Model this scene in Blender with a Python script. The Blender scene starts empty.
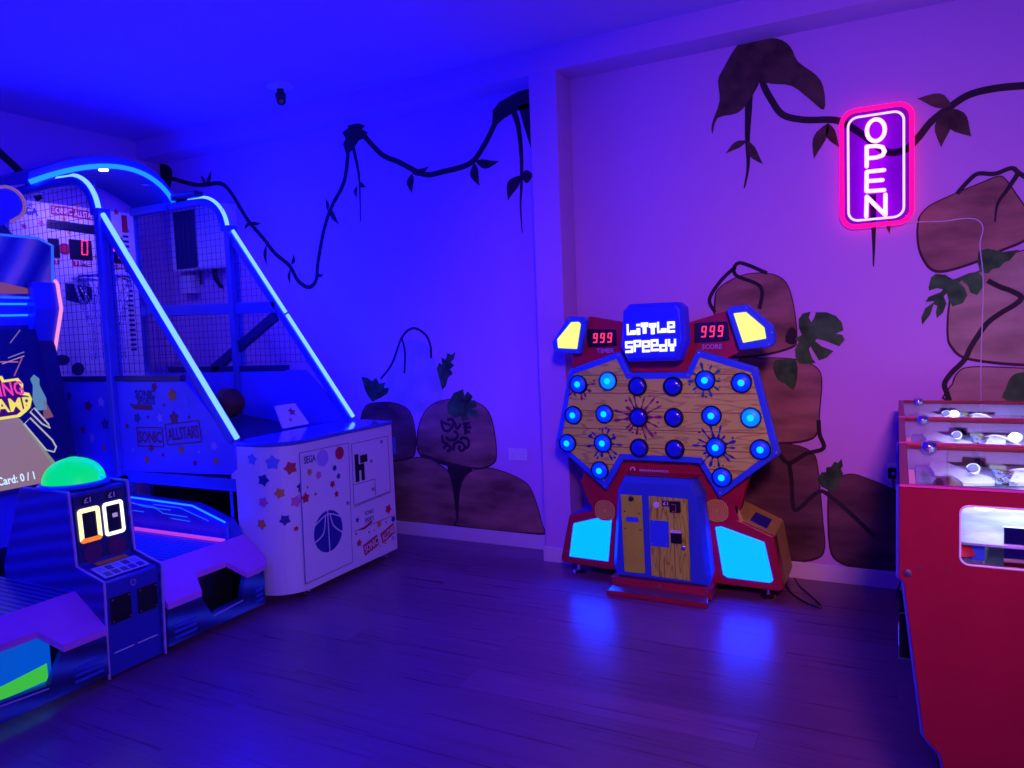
import bpy, bmesh, math, random
from mathutils import Vector, Matrix
random.seed(7)
C = bpy.context.scene.collection
PI = math.pi
V = Vector

# ------------------------------------------------------------------ camera model (image 1024 x 768)
F_PX = 741.456
ROWS = [(0.8873335, 0.4594441, -0.0393741), (-0.0011593, -0.0831634, -0.9965352), (-0.4611268, 0.8843048, -0.0732611)]
CAM = V((0, 0, 1.55))
cd = bpy.data.cameras.new('camera'); cam = bpy.data.objects.new('camera', cd); C.objects.link(cam)
r_, d_, f_ = [V(r) for r in ROWS]
cam.matrix_world = Matrix(((r_.x, -d_.x, -f_.x, CAM.x), (r_.y, -d_.y, -f_.y, CAM.y), (r_.z, -d_.z, -f_.z, CAM.z), (0, 0, 0, 1)))
cd.sensor_width = 36; cd.lens = F_PX / 1024 * 36; cd.clip_start = 0.02
bpy.context.scene.camera = cam

def at(x, y, a, val):
    """the place where the sight line of a measured point of the photograph meets the plane axis a = val"""
    d = r_ * (x - 512) + d_ * (y - 384) + f_ * F_PX
    return CAM + d * ((val - CAM[a]) / d[a])

# ------------------------------------------------------------------ materials
MATS = {}
def mat(name, col, rough=0.5, metal=0.0, em=None, es=0.0, spec=0.5, bump=0.0, bscale=40, var=0.0, vscale=(6, 6, 6), alpha=None, coat=0):
    if name in MATS: return MATS[name]
    m = bpy.data.materials.new(name); m.use_nodes = True; nt = m.node_tree; b = nt.nodes['Principled BSDF']
    b.inputs['Base Color'].default_value = (*col, 1); b.inputs['Roughness'].default_value = rough
    b.inputs['Metallic'].default_value = metal; b.inputs['Specular IOR Level'].default_value = spec
    b.inputs['Coat Weight'].default_value = coat
    if em: b.inputs['Emission Color'].default_value = (*em, 1); b.inputs['Emission Strength'].default_value = es
    tc = nt.nodes.new('ShaderNodeTexCoord')
    mp = nt.nodes.new('ShaderNodeMapping'); nt.links.new(tc.outputs['Object'], mp.inputs[0]); mp.inputs['Scale'].default_value = vscale
    nz = nt.nodes.new('ShaderNodeTexNoise'); nz.inputs['Scale'].default_value = 1.0; nz.inputs['Detail'].default_value = 4
    nt.links.new(mp.outputs[0], nz.inputs['Vector'])
    if var:
        rp = nt.nodes.new('ShaderNodeValToRGB'); nt.links.new(nz.outputs['Fac'], rp.inputs[0])
        rp.color_ramp.elements[0].position = 0.3; rp.color_ramp.elements[1].position = 0.72
        rp.color_ramp.elements[0].color = (*[c * (1 - var) for c in col], 1)
        rp.color_ramp.elements[1].color = (*[min(1, c * (1 + var)) for c in col], 1)
        nt.links.new(rp.outputs[0], b.inputs['Base Color'])
    if bump:
        n2 = nt.nodes.new('ShaderNodeTexNoise'); n2.inputs['Scale'].default_value = bscale; nt.links.new(tc.outputs['Object'], n2.inputs['Vector'])
        bp = nt.nodes.new('ShaderNodeBump'); bp.inputs['Strength'].default_value = bump; bp.inputs['Distance'].default_value = 0.01
        nt.links.new(n2.outputs['Fac'], bp.inputs['Height']); nt.links.new(bp.outputs[0], b.inputs['Normal'])
    MATS[name] = m; return m

def nodes(m): return m.node_tree, m.node_tree.nodes['Principled BSDF']
def N(nt, typ, **kw):
    n = nt.nodes.new(typ)
    for k, v in kw.items():
        if k in n.inputs: n.inputs[k].default_value = v
        else: setattr(n, k, v)
    return n
def ramp(nt, stops):
    r = nt.nodes.new('ShaderNodeValToRGB'); e = r.color_ramp.elements
    while len(e) < len(stops): e.new(0.5)
    for q, (p, c) in zip(e, stops): q.position = p; q.color = (*c, 1)
    return r

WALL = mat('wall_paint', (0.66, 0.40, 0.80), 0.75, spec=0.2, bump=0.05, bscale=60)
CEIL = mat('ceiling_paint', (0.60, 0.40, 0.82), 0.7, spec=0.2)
TRIM = mat('trim_paint', (0.78, 0.77, 0.78), 0.5)

def floor_mat():
    m = mat('floor_wood', (0.1, 0.06, 0.06), 0.3, spec=.38); nt, b = nodes(m)
    tc = N(nt, 'ShaderNodeTexCoord')
    br = N(nt, 'ShaderNodeTexBrick', Scale=1.0); br.offset = 0.37
    br.inputs['Brick Width'].default_value = 1.25; br.inputs['Row Height'].default_value = 0.19; br.inputs['Mortar Size'].default_value = 0.0018
    br.inputs['Color1'].default_value = (0.2, 0.2, 0.2, 1); br.inputs['Color2'].default_value = (0.9, 0.9, 0.9, 1); br.inputs['Mortar'].default_value = (0, 0, 0, 1)
    nt.links.new(tc.outputs['Object'], br.inputs['Vector'])
    mp = N(nt, 'ShaderNodeMapping'); mp.inputs['Scale'].default_value = (0.55, 26, 1); nt.links.new(tc.outputs['Object'], mp.inputs[0])
    ad = N(nt, 'ShaderNodeVectorMath', operation='ADD'); nt.links.new(mp.outputs[0], ad.inputs[0])
    sc = N(nt, 'ShaderNodeVectorMath', operation='SCALE'); sc.inputs['Scale'].default_value = 9; nt.links.new(br.outputs['Color'], sc.inputs[0]); nt.links.new(sc.outputs[0], ad.inputs[1])
    nz = N(nt, 'ShaderNodeTexNoise', Scale=1.6, Detail=10, Roughness=0.72); nt.links.new(ad.outputs[0], nz.inputs['Vector'])
    rp = ramp(nt, [(0.25, (0.20, 0.08, 0.17)), (0.5, (0.29, 0.12, 0.25)), (0.78, (0.38, 0.17, 0.33))]); nt.links.new(nz.outputs['Fac'], rp.inputs[0])
    mx = N(nt, 'ShaderNodeMixRGB', blend_type='MULTIPLY'); mx.inputs[0].default_value = 0.35
    nt.links.new(rp.outputs[0], mx.inputs[1]); nt.links.new(br.outputs['Color'], mx.inputs[2]); nt.links.new(mx.outputs[0], b.inputs['Base Color'])
    r2 = ramp(nt, [(0.3, (0.24,) * 3), (0.8, (0.42,) * 3)]); nt.links.new(nz.outputs['Fac'], r2.inputs[0]); nt.links.new(r2.outputs[0], b.inputs['Roughness'])
    bp = N(nt, 'ShaderNodeBump', Strength=0.12, Distance=0.003); nt.links.new(nz.outputs['Fac'], bp.inputs['Height']); nt.links.new(bp.outputs[0], b.inputs['Normal'])
    return m
FLOOR = floor_mat()

def stripes_mat(name, stops, scale, axis='Z', rot=(0, 0, 0), dist=0.0, rough=0.4):
    m = mat(name, (0.1, 0.1, 0.5), rough); nt, b = nodes(m)
    tc = N(nt, 'ShaderNodeTexCoord'); mp = N(nt, 'ShaderNodeMapping'); mp.inputs['Rotation'].default_value = rot
    nt.links.new(tc.outputs['Object'], mp.inputs[0])
    w = N(nt, 'ShaderNodeTexWave', Scale=scale, Distortion=dist); w.bands_direction = axis; w.inputs['Detail'].default_value = 2
    nt.links.new(mp.outputs[0], w.inputs['Vector'])
    rp = ramp(nt, stops); nt.links.new(w.outputs['Fac'], rp.inputs[0]); nt.links.new(rp.outputs[0], b.inputs['Base Color'])
    return m

def wood_mat(name, c0, c1, c2, vertical=False, plank=0.105):
    m = mat(name, c1, 0.45); nt, b = nodes(m)
    tc = N(nt, 'ShaderNodeTexCoord'); mp = N(nt, 'ShaderNodeMapping')
    mp.inputs['Scale'].default_value = (24, 1, 3.2) if vertical else (2.4, 1, 15)
    nt.links.new(tc.outputs['Object'], mp.inputs[0])
    nz = N(nt, 'ShaderNodeTexNoise', Scale=0.9, Detail=2, Roughness=0.5); nt.links.new(mp.outputs[0], nz.inputs['Vector'])
    mu = N(nt, 'ShaderNodeMath', operation='MULTIPLY'); mu.inputs[1].default_value = 42; nt.links.new(nz.outputs['Fac'], mu.inputs[0])
    sn = N(nt, 'ShaderNodeMath', operation='SINE'); nt.links.new(mu.outputs[0], sn.inputs[0])
    rp = ramp(nt, [(0.0, c1), (0.55, c1), (0.95, c0)]); nt.links.new(sn.outputs[0], rp.inputs[0])
    sep = N(nt, 'ShaderNodeSeparateXYZ'); nt.links.new(tc.outputs['Object'], sep.inputs[0])
    dv = N(nt, 'ShaderNodeMath', operation='DIVIDE'); dv.inputs[1].default_value = plank; nt.links.new(sep.outputs['X' if vertical else 'Z'], dv.inputs[0])
    fr = N(nt, 'ShaderNodeMath', operation='FRACT'); nt.links.new(dv.outputs[0], fr.inputs[0])
    ls = N(nt, 'ShaderNodeMath', operation='LESS_THAN'); ls.inputs[1].default_value = 0.05; nt.links.new(fr.outputs[0], ls.inputs[0])
    mx = N(nt, 'ShaderNodeMixRGB'); mx.inputs[2].default_value = (*c2, 1); nt.links.new(ls.outputs[0], mx.inputs[0]); nt.links.new(rp.outputs[0], mx.inputs[1])
    nt.links.new(mx.outputs[0], b.inputs['Base Color'])
    return m

def glass_mat(name, tint=(1, 1, 1), refl=0.3):
    if name in MATS: return MATS[name]
    m = bpy.data.materials.new(name); m.use_nodes = True; nt = m.node_tree; nt.nodes.clear()
    o = N(nt, 'ShaderNodeOutputMaterial'); t = N(nt, 'ShaderNodeBsdfTransparent'); t.inputs[0].default_value = (*tint, 1)
    g = N(nt, 'ShaderNodeBsdfGlossy'); g.inputs['Roughness'].default_value = 0.03
    fr = N(nt, 'ShaderNodeFresnel'); fr.inputs[0].default_value = 1.45
    ml = N(nt, 'ShaderNodeMath', operation='MULTIPLY'); ml.inputs[1].default_value = refl; nt.links.new(fr.outputs[0], ml.inputs[0])
    mx = N(nt, 'ShaderNodeMixShader'); nt.links.new(ml.outputs[0], mx.inputs[0]); nt.links.new(t.outputs[0], mx.inputs[1]); nt.links.new(g.outputs[0], mx.inputs[2])
    nt.links.new(mx.outputs[0], o.inputs[0]); MATS[name] = m; return m

def paint_mat(name, c, var=0.35, sc=(3, 3, 3)):
    return mat(name, c, 0.7, spec=0.2, var=var, vscale=sc)
ROCK = paint_mat('mural_rock_paint', (0.31, 0.18, 0.12), 0.5, (3, 3, 9))
ROCK2 = paint_mat('mural_dark_rock_paint', (0.14, 0.075, 0.07), 0.5, (3, 3, 9))
ROCK3 = paint_mat('mural_light_rock_paint', (0.46, 0.36, 0.24), 0.3, (3, 3, 9))
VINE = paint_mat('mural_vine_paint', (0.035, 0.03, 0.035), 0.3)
LEAFD = paint_mat('mural_brown_leaf_paint', (0.085, 0.06, 0.04), 0.6, (8, 8, 8))
LEAFG = paint_mat('mural_green_leaf_paint', (0.045, 0.16, 0.04), 0.6, (12, 12, 12))
GLYPH = paint_mat('mural_carving_paint', (0.05, 0.02, 0.05), 0.2)

def lamp(name, em, es): return mat(name, (0.0, 0.0, 0.0), 0.4, em=em, es=es)
LED_CYAN = lamp('led_ice_blue', (0.0026, 0.0068, 1.0), 105.0)
LED_CYAN2 = lamp('led_ice_blue_soft', (0.0003, 0.0065, 1.0), 52.0)
LED_BLUE = lamp('led_blue', (0.02, 0.10, 1.0), 1.2)
LED_PINK = lamp('led_pink', (1.0, 0.30, 0.75), 1.0)
LED_MAG = lamp('led_magenta_strip', (0.55, 0.05, 0.8), 0.9)
NEON_P = lamp('neon_pink', (1.0, 0.002, 0.24), 1.7)
NEON_W = lamp('neon_white_letters', (1.0, 0.24, 0.90), 4.0)
NEON_B = lamp('neon_ice_tube', (0.72, 0.60, 1.0), 1.3)
SEG_RED = lamp('segment_red', (1.0, 0.03, 0.12), 1.6)
LIT_YEL = lamp('lit_yellow_panel', (0.95, 0.95, 0.22), 1.1)
LIT_CYAN = lamp('lit_cyan_panel', (0.0, 0.030, 1.0), 17.0)
LIT_GREEN = lamp('lit_green_dome', (0.0, 0.85, 0.26), 0.85)
LIT_BTN = lamp('lit_button_blue', (0.0, 0.012, 1.0), 2.2)
LIT_BTN2 = lamp('lit_button_pale_blue', (0.0, 0.08, 1.0), 3.0)
LIT_BULB = lamp('lit_button_bulb', (0.0, 0.16, 1.0), 5.0)
LIT_LOGO = lamp('lit_white_logo', (0.95, 0.93, 1.0), 1.4)
LIT_WARM = lamp('lit_warm_digit', (1.0, 0.92, 0.45), 1.5)
LIT_WHITE = lamp('lit_white_digit', (1.0, 0.95, 0.85), 1.5)
LIT_ORANGE = lamp('lit_orange_segment', (1.0, 0.2, 0.02), 1.1)
SPOT = lamp('lit_white_puck', (0.85, 0.93, 1.0), 9.0)

PL_BLUE = mat('blue_plastic', (0.03, 0.07, 0.62), 0.35, var=0.1)
PL_BLUE2 = mat('bright_blue_edge_plastic', (0.03, 0.12, 0.85), 0.3)
FR_BLUE = mat('blue_powder_coat', (0.05, 0.10, 0.55), 0.4, var=0.1)
PL_RED = mat('red_plastic', (0.42, 0.015, 0.03), 0.4, var=0.12)
RED_CAB = mat('red_cabinet_laminate', (0.30, 0.008, 0.032), 0.35, var=0.08, bump=0.02)
PL_WHITE = mat('white_laminate', (0.80, 0.78, 0.82), 0.35)
PL_YEL = mat('yellow_painted_door', (0.58, 0.92, 0.03), 0.5, var=0.08)
PL_ORANGE = mat('orange_plastic', (0.66, 0.62, 0.07), 0.5, var=0.1)
BLACK = mat('black_plastic', (0.008, 0.008, 0.012), 0.35)
DARK = mat('dark_cavity_paint', (0.01, 0.01, 0.02), 0.8)
NAVY = mat('navy_plastic', (0.012, 0.02, 0.12), 0.35)
CHROME = mat('chrome', (0.75, 0.75, 0.8), 0.12, metal=1)
STEEL = mat('brushed_steel', (0.5, 0.5, 0.52), 0.35, metal=1)
WIRE = mat('black_wire', (0.01, 0.01, 0.02), 0.6)
WHITE = mat('white_print', (0.85, 0.85, 0.88), 0.5)
P_RED = mat('red_print', (0.55, 0.02, 0.05), 0.5)
P_ORANGE = mat('orange_print', (0.75, 0.33, 0.05), 0.5)
P_PINK = mat('pink_print', (0.75, 0.16, 0.42), 0.5)
P_NAVY = mat('navy_print', (0.01, 0.015, 0.14), 0.5)
P_BLUE = mat('light_blue_print', (0.15, 0.25, 0.8), 0.5)
P_LILAC = mat('lilac_print', (0.45, 0.35, 0.8), 0.5)
P_MAROON = mat('maroon_print', (0.22, 0.02, 0.10), 0.5)
P_TEAL = mat('teal_print', (0.01, 0.16, 0.22), 0.5)
P_DBLUE = mat('deep_blue_print', (0.015, 0.02, 0.28), 0.5)
APRON = mat('lilac_satin_plastic', (0.62, 0.16, 0.75), 0.35, var=0.05)
WOOD_B = wood_mat('printed_wood_board', (0.50, 0.58, 0.07), (0.68, 0.90, 0.10), (0.33, 0.20, 0.05))
WOOD_D = wood_mat('printed_wood_door', (0.36, 0.44, 0.02), (0.60, 0.92, 0.05), (0.26, 0.26, 0.02), True, 0.09)
LANE = stripes_mat('lane_stripe_print', [(0.0, (0.01, 0.012, 0.10)), (0.5, (0.03, 0.05, 0.42)), (1.0, (0.05, 0.08, 0.7))], 9, 'Y')
SIDE_STR = stripes_mat('console_stripe_print', [(0.0, (0.014, 0.018, 0.22)), (0.6, (0.02, 0.03, 0.34)), (1.0, (0.03, 0.05, 0.46))], 4.2, 'Z', (0, 0.18, 0), 0.6)
FASCIA = stripes_mat('fascia_streak_print', [(0.0, (0.008, 0.015, 0.12)), (0.6, (0.015, 0.05, 0.33)), (1.0, (0.04, 0.16, 0.55))], 2.2, 'Z', (0.25, 0, 0), 2.2)
PANEL_BLUE = mat('blue_side_print', (0.10, 0.12, 0.80), 0.4, var=0.12, vscale=(3, 3, 3))
GLASS = glass_mat('clear_glass')
ACRYL = glass_mat('violet_tinted_acrylic', (.78, .30, .95))
MESHG = mat('net_wire', (0.015, 0.015, 0.05), 0.5)

# ------------------------------------------------------------------ mesh builder
WL = {}
class MB:
    def __init__(s): s.v = []; s.f = []; s.mi = []; s.cur = 0
    def add(s, vs, fs):
        o = len(s.v); s.v += [V(v) for v in vs]
        for f in fs: s.f.append([i + o for i in f]); s.mi.append(s.cur)
        return s
    def prism(s, pts, off):
        n = len(pts); off = V(off); a = [V(p) for p in pts]
        fs = [list(range(n)), list(range(2 * n - 1, n - 1, -1))] + [[i, (i + 1) % n, n + (i + 1) % n, n + i] for i in range(n)]
        return s.add(a + [p + off for p in a], fs)
    def box(s, x0, y0, z0, x1, y1, z1):
        return s.prism([(x0, y0, z0), (x1, y0, z0), (x1, y1, z0), (x0, y1, z0)], (0, 0, z1 - z0))
    def tube(s, path, r, n=8, closed=False, caps=True):
        P = [V(p) for p in path]; k = len(P); R = r if isinstance(r, (list, tuple)) else [r] * k
        vs = []; prev = None
        for i, p in enumerate(P):
            if closed: t = P[(i + 1) % k] - P[i - 1]
            else: t = P[min(i + 1, k - 1)] - P[max(i - 1, 0)]
            t.normalize()
            if prev is None:
                a = V((0, 0, 1)) if abs(t.z) < 0.9 else V((1, 0, 0)); u = t.cross(a).normalized()
            else: u = (prev - t * prev.dot(t)).normalized()
            prev = u; w = t.cross(u)
            for j in range(n):
                an = 2 * PI * j / n; vs.append(p + (u * math.cos(an) + w * math.sin(an)) * R[i])
        fs = []
        for i in range(k if closed else k - 1):
            for j in range(n):
                a = i * n + j; b = i * n + (j + 1) % n; c = ((i + 1) % k) * n + (j + 1) % n; d = ((i + 1) % k) * n + j
                fs.append([a, b, c, d])
        if caps and not closed: fs += [list(range(n))[::-1], [(k - 1) * n + j for j in range(n)]]
        return s.add(vs, fs)
    def lathe(s, prof, o, axis, n=24):
        """prof: (radius, height) pairs along axis from o"""
        ax = V(axis).normalized(); a = V((0, 0, 1)) if abs(ax.z) < 0.9 else V((1, 0, 0)); u = ax.cross(a).normalized(); w = ax.cross(u)
        vs = []; o = V(o)
        for r, h in prof:
            for j in range(n):
                an = 2 * PI * j / n; vs.append(o + ax * h + (u * math.cos(an) + w * math.sin(an)) * max(r, 1e-5))
        fs = [[i * n + j, i * n + (j + 1) % n, (i + 1) * n + (j + 1) % n, (i + 1) * n + j] for i in range(len(prof) - 1) for j in range(n)]
        fs += [list(range(n))[::-1], [(len(prof) - 1) * n + j for j in range(n)]]
        return s.add(vs, fs)
    def ball(s, c, r, n=20, sq=1.0):
        k = n // 2; return s.lathe([(r * math.sin(PI * i / k), -r * sq * math.cos(PI * i / k)) for i in range(k + 1)], c, (0, 0, 1), n)
    def bar(s, a, b, w, h, up=(0, 0, 1)):
        a, b = V(a), V(b); t = (b - a).normalized(); u = t.cross(V(up)).normalized() * w / 2; q = u.cross(t).normalized() * h / 2
        return s.prism([a + u + q, a - u + q, a - u - q, a + u - q], b - a)
    def build(s, name, m, parent=None, smooth=False, bevel=0.0, seg=2):
        me = bpy.data.meshes.new(name)
        o0 = WL.get(parent.name, V((0, 0, 0))) if parent else s.origin if hasattr(s, 'origin') else V((0, 0, 0))
        me.from_pydata([tuple(v - o0) for v in s.v], [], s.f)
        bm = bmesh.new(); bm.from_mesh(me); bmesh.ops.recalc_face_normals(bm, faces=bm.faces); bm.to_mesh(me); bm.free()
        ms = m if isinstance(m, (list, tuple)) else [m]
        for q in ms: me.materials.append(q)
        for p, k in zip(me.polygons, s.mi): p.material_index = min(k, len(ms) - 1); p.use_smooth = smooth
        o = bpy.data.objects.new(name, me); C.objects.link(o)
        if parent: o.parent = parent
        else: o.location = o0
        WL[o.name] = o0.copy()
        if bevel:
            b = o.modifiers.new('bevel', 'BEVEL'); b.width = bevel; b.segments = seg; b.limit_method = 'ANGLE'; b.angle_limit = math.radians(35)
        if smooth:
            try: me.set_sharp_from_angle(angle=math.radians(40))
            except Exception: pass
        return o

def tag(o, label=None, cat=None, group=None, kind=None):
    if label: o['label'] = label
    if cat: o['category'] = cat
    if group: o['group'] = group
    if kind: o['kind'] = kind
    return o
def thing(name, loc, label, cat, group=None):
    o = bpy.data.objects.new(name, None); C.objects.link(o); o.location = loc; o.empty_display_size = 0.1
    WL[o.name] = V(loc); return tag(o, label, cat, group)
def copy_tree(o, parent=None):
    c = o.copy(); C.objects.link(c); c.parent = parent
    for ch in list(o.children): copy_tree(ch, c)
    return c
def one(mb, name, m, loc, label, cat, group=None, **kw):
    mb.origin = V(loc); return tag(mb.build(name, m, None, **kw), label, cat, group)

class Fr:
    """a flat face: origin, u across, v up, n out"""
    def __init__(s, o, u, v): s.o = V(o); s.u = V(u).normalized(); s.v = V(v).normalized(); s.n = s.u.cross(s.v)
    def p(s, a, b, c=0.0): return s.o + s.u * a + s.v * b + s.n * c
    def poly(s, mb, pts, d0=-0.0005, d1=0.001): return mb.prism([s.p(a, b, d0) for a, b in pts], s.n * (d1 - d0))
def FY(y, x=0, z=0): return Fr((x, y, z), (1, 0, 0), (0, 0, 1))
def FX(x, y=0, z=0): return Fr((x, y, z), (0, 1, 0), (0, 0, 1))

def text_mesh(s):
    cu = bpy.data.curves.new('t', 'FONT'); cu.body = s; cu.align_x = 'LEFT'; cu.resolution_u = 2; cu.offset = 0.022
    o = bpy.data.objects.new('t', cu); C.objects.link(o); bpy.context.view_layer.update()
    me = bpy.data.meshes.new_from_object(o.evaluated_get(bpy.context.evaluated_depsgraph_get()))
    vs = [tuple(v.co) for v in me.vertices]; fs = [list(p.vertices) for p in me.polygons]
    bpy.data.objects.remove(o); bpy.data.curves.remove(cu); bpy.data.meshes.remove(me); return vs, fs
def text(mb, s, fr, cx, cy, w, h, d=0.002, rot=0.0, slant=0.0):
    vs, fs = text_mesh(s)
    x0, x1 = min(v[0] for v in vs), max(v[0] for v in vs); y0, y1 = min(v[1] for v in vs), max(v[1] for v in vs)
    out = []; c, q = math.cos(rot), math.sin(rot)
    for v in vs:
        a = ((v[0] - x0) / (x1 - x0) - 0.5) * w; b = ((v[1] - y0) / (y1 - y0) - 0.5) * h; a += b * slant
        out.append(fr.p(cx + a * c - b * q, cy + a * q + b * c, d))
    return mb.add(out, fs)

def disc(r, n=20, cx=0, cy=0, ry=None): return [(cx + r * math.cos(2 * PI * i / n), cy + (ry or r) * math.sin(2 * PI * i / n)) for i in range(n)]
def star(r, cx, cy, k=5, rot=0.3, inner=0.45): return [(cx + (r if i % 2 == 0 else r * inner) * math.sin(rot + PI * i / k), cy + (r if i % 2 == 0 else r * inner) * math.cos(rot + PI * i / k)) for i in range(2 * k)]
def rrect(x0, y0, x1, y1, r, n=5):
    out = []
    for cx, cy, a in ((x1 - r, y1 - r, 0), (x0 + r, y1 - r, 90), (x0 + r, y0 + r, 180), (x1 - r, y0 + r, 270)):
        for i in range(n + 1): t = math.radians(a + 90 * i / n); out.append((cx + r * math.cos(t), cy + r * math.sin(t)))
    return out
def smooth(pts, k=5, closed=False):
    n = len(pts); out = []; P = [V(p) for p in pts]
    rng = range(n) if closed else range(n - 1)
    for i in rng:
        if closed: a, b, c, d = P[i - 1], P[i], P[(i + 1) % n], P[(i + 2) % n]
        else: a, b, c, d = P[max(i - 1, 0)], P[i], P[i + 1], P[min(i + 2, n - 1)]
        for j in range(k):
            t = j / k; out.append(0.5 * ((2 * b) + (c - a) * t + (2 * a - 5 * b + 4 * c - d) * t * t + (3 * b - a - 3 * c + d) * t ** 3))
    if not closed: out.append(P[-1])
    return out
def seg7(mb, ch, fr, x, y, w, h, t, d0=0.0, d1=0.002, slant=0.08):
    segs = {'0': 'abcdef', '1': 'bc', '2': 'abged', '3': 'abgcd', '4': 'fgbc', '5': 'afgcd', '9': 'abcdfg', '8': 'abcdefg'}[ch]
    g = t * 0.25
    R = {'a': (g, h - t, w - g, h), 'd': (g, 0, w - g, t), 'g': (g, h / 2 - t / 2, w - g, h / 2 + t / 2),
         'f': (0, h / 2 + g, t, h - g), 'b': (w - t, h / 2 + g, w, h - g), 'e': (0, g, t, h / 2 - g), 'c': (w - t, g, w, h / 2 - g)}
    for k in segs:
        a, b, c, e = R[k]; fr.poly(mb, [(x + px + (py) * slant, y + py) for px, py in ((a, b), (c, b), (c, e), (a, e))], d0, d1)
def zc(x0, y0, sc, pts): return [(x0 + a / sc, y0 + b / sc) for a, b in pts]
def onp(pts, a, val): return [at(x, y, a, val) for x, y in pts]

# ================================================================== THE ROOM
YB, YF, XL, XR, ZC = 4.62, 4.39, -5.9, 2.3, 3.314
YN = -2.6
def struct(mb, name, m, parent=None, **kw):
    o = mb.build(name, m, parent, **kw)
    if not parent: o['kind'] = 'structure'
    return o
struct(MB().box(XL - .1, YN - .1, -0.1, XR + .1, YB + .1, 0), 'floor', FLOOR)
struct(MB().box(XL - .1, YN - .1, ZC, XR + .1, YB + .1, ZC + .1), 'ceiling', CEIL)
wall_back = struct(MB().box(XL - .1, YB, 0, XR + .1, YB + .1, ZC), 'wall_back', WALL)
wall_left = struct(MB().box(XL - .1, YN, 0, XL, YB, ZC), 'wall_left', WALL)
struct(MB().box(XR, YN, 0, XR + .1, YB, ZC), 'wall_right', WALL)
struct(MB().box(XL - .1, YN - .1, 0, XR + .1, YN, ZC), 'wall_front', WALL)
PX0, PX1 = -2.085, -1.895
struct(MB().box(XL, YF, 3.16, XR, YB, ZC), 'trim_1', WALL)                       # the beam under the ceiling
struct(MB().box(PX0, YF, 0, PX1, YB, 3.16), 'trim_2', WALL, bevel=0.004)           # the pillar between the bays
def skirting(name, pts, off):
    struct(MB().prism(pts, off), name, TRIM, bevel=0.004)
struct(MB().box(XL, YB - .015, 0, PX0, YB, 0.1), 'baseboard_back', TRIM, bevel=0.004)
struct(MB().box(PX1, YB - .015, 0, XR, YB, 0.1), 'baseboard_alcove', TRIM, bevel=0.004)
struct(MB().box(PX0 - .012, YF - .014, 0, PX1 + .012, YB - .016, 0.1), 'baseboard_pillar', TRIM, bevel=0.004)
struct(MB().box(XL, YN, 0, XL + .015, YB - .016, 0.1), 'baseboard_left', TRIM)

# ------------------------------------------------------------------ the mural painted on the walls
WY = YB
def flat(pts, name, m, lay, wall=wall_back, a=1, val=WY, smoothk=0, out=(0, -1, 0)):
    q = onp(pts, a, val)
    if smoothk: q = smooth(q, smoothk, True)
    o = V(out); q = [p + o * -0.001 for p in q]
    ob = MB().prism(q, o * (0.001 + 0.0008 * lay)).build(name, m, wall)
    if name == 'painted_rock' and m.name != 'mural_pale_rock_paint':
        c = sum(q, V()) / len(q); k = len(q); a_ = MB(); L_, R_ = [], []
        for i in range(k):
            t = (q[(i + 1) % k] - q[i - 1]).normalized(); n_ = V((t.z, 0, -t.x)); n_ = n_ if n_.dot(q[i] - c) > 0 else -n_
            w_ = .004 + .009 * max(0.0, -n_.z * .7 - n_.x * .2 + .3); L_.append(q[i] + n_ * .002); R_.append(q[i] - n_ * w_)
        for i in range(k): a_.prism([L_[i], L_[(i + 1) % k], R_[(i + 1) % k], R_[i]], o * (0.0013 + 0.0008 * lay))
        a_.build('painted_outline', mat('mural_outline_paint', (0.07, 0.03, 0.045), .7, spec=.2), ob)
    return ob
def ribbon_pts(path, w):
    """both edges of a band of width w round a path lying in the wall"""
    L_, R_ = [], []
    k = len(path)
    for i, p in enumerate(path):
        t = (path[min(i + 1, k - 1)] - path[max(i - 1, 0)]).normalized(); nrm = V((t.z, 0, -t.x)) if abs(t.y) < 0.5 else V((0, t.z, -t.y))
        wi = w(i / (k - 1)) if callable(w) else w
        L_.append(p + nrm * wi / 2); R_.append(p - nrm * wi / 2)
    return L_, R_
def vine(pts, w, lay=2, name='painted_vine', m=None, wall=wall_back, a=1, val=WY, out=(0, -1, 0)):
    path = smooth(onp(pts, a, val), 5); L_, R_ = ribbon_pts(path, w); o = V(out)
    mb = MB()
    for i in range(len(path) - 1):
        mb.prism([L_[i] - o * .001, L_[i + 1] - o * .001, R_[i + 1] - o * .001, R_[i] - o * .001], o * (0.001 + 0.0008 * lay))
    return mb.build(name, m or VINE, wall)
def leaf(b, t, w, lay=3, m=None, name='painted_leaf', bend=0.12):
    B, T = at(*b, 1, WY), at(*t, 1, WY); d = T - B; L = d.length; u = d / L; n_ = V((u.z, 0, -u.x))
    prof = [(0, 0), (.12, .5), (.3, .95), (.45, 1), (.6, .82), (.78, .45), (.9, .18), (1, 0)]
    pts = [B + u * L * s + n_ * (h * w / 2 + bend * L * math.sin(PI * s)) for s, h in prof] + [B + u * L * s + n_ * (-h * w / 2 + bend * L * math.sin(PI * s)) for s, h in prof[-2:0:-1]]
    o = V((0, -1, 0)); return MB().prism([p - o * .001 for p in pts], o * (0.001 + 0.0008 * lay)).build(name, m or VINE, wall_back)
zl = lambda p: zc(340, 310, 3.073, p)
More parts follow.
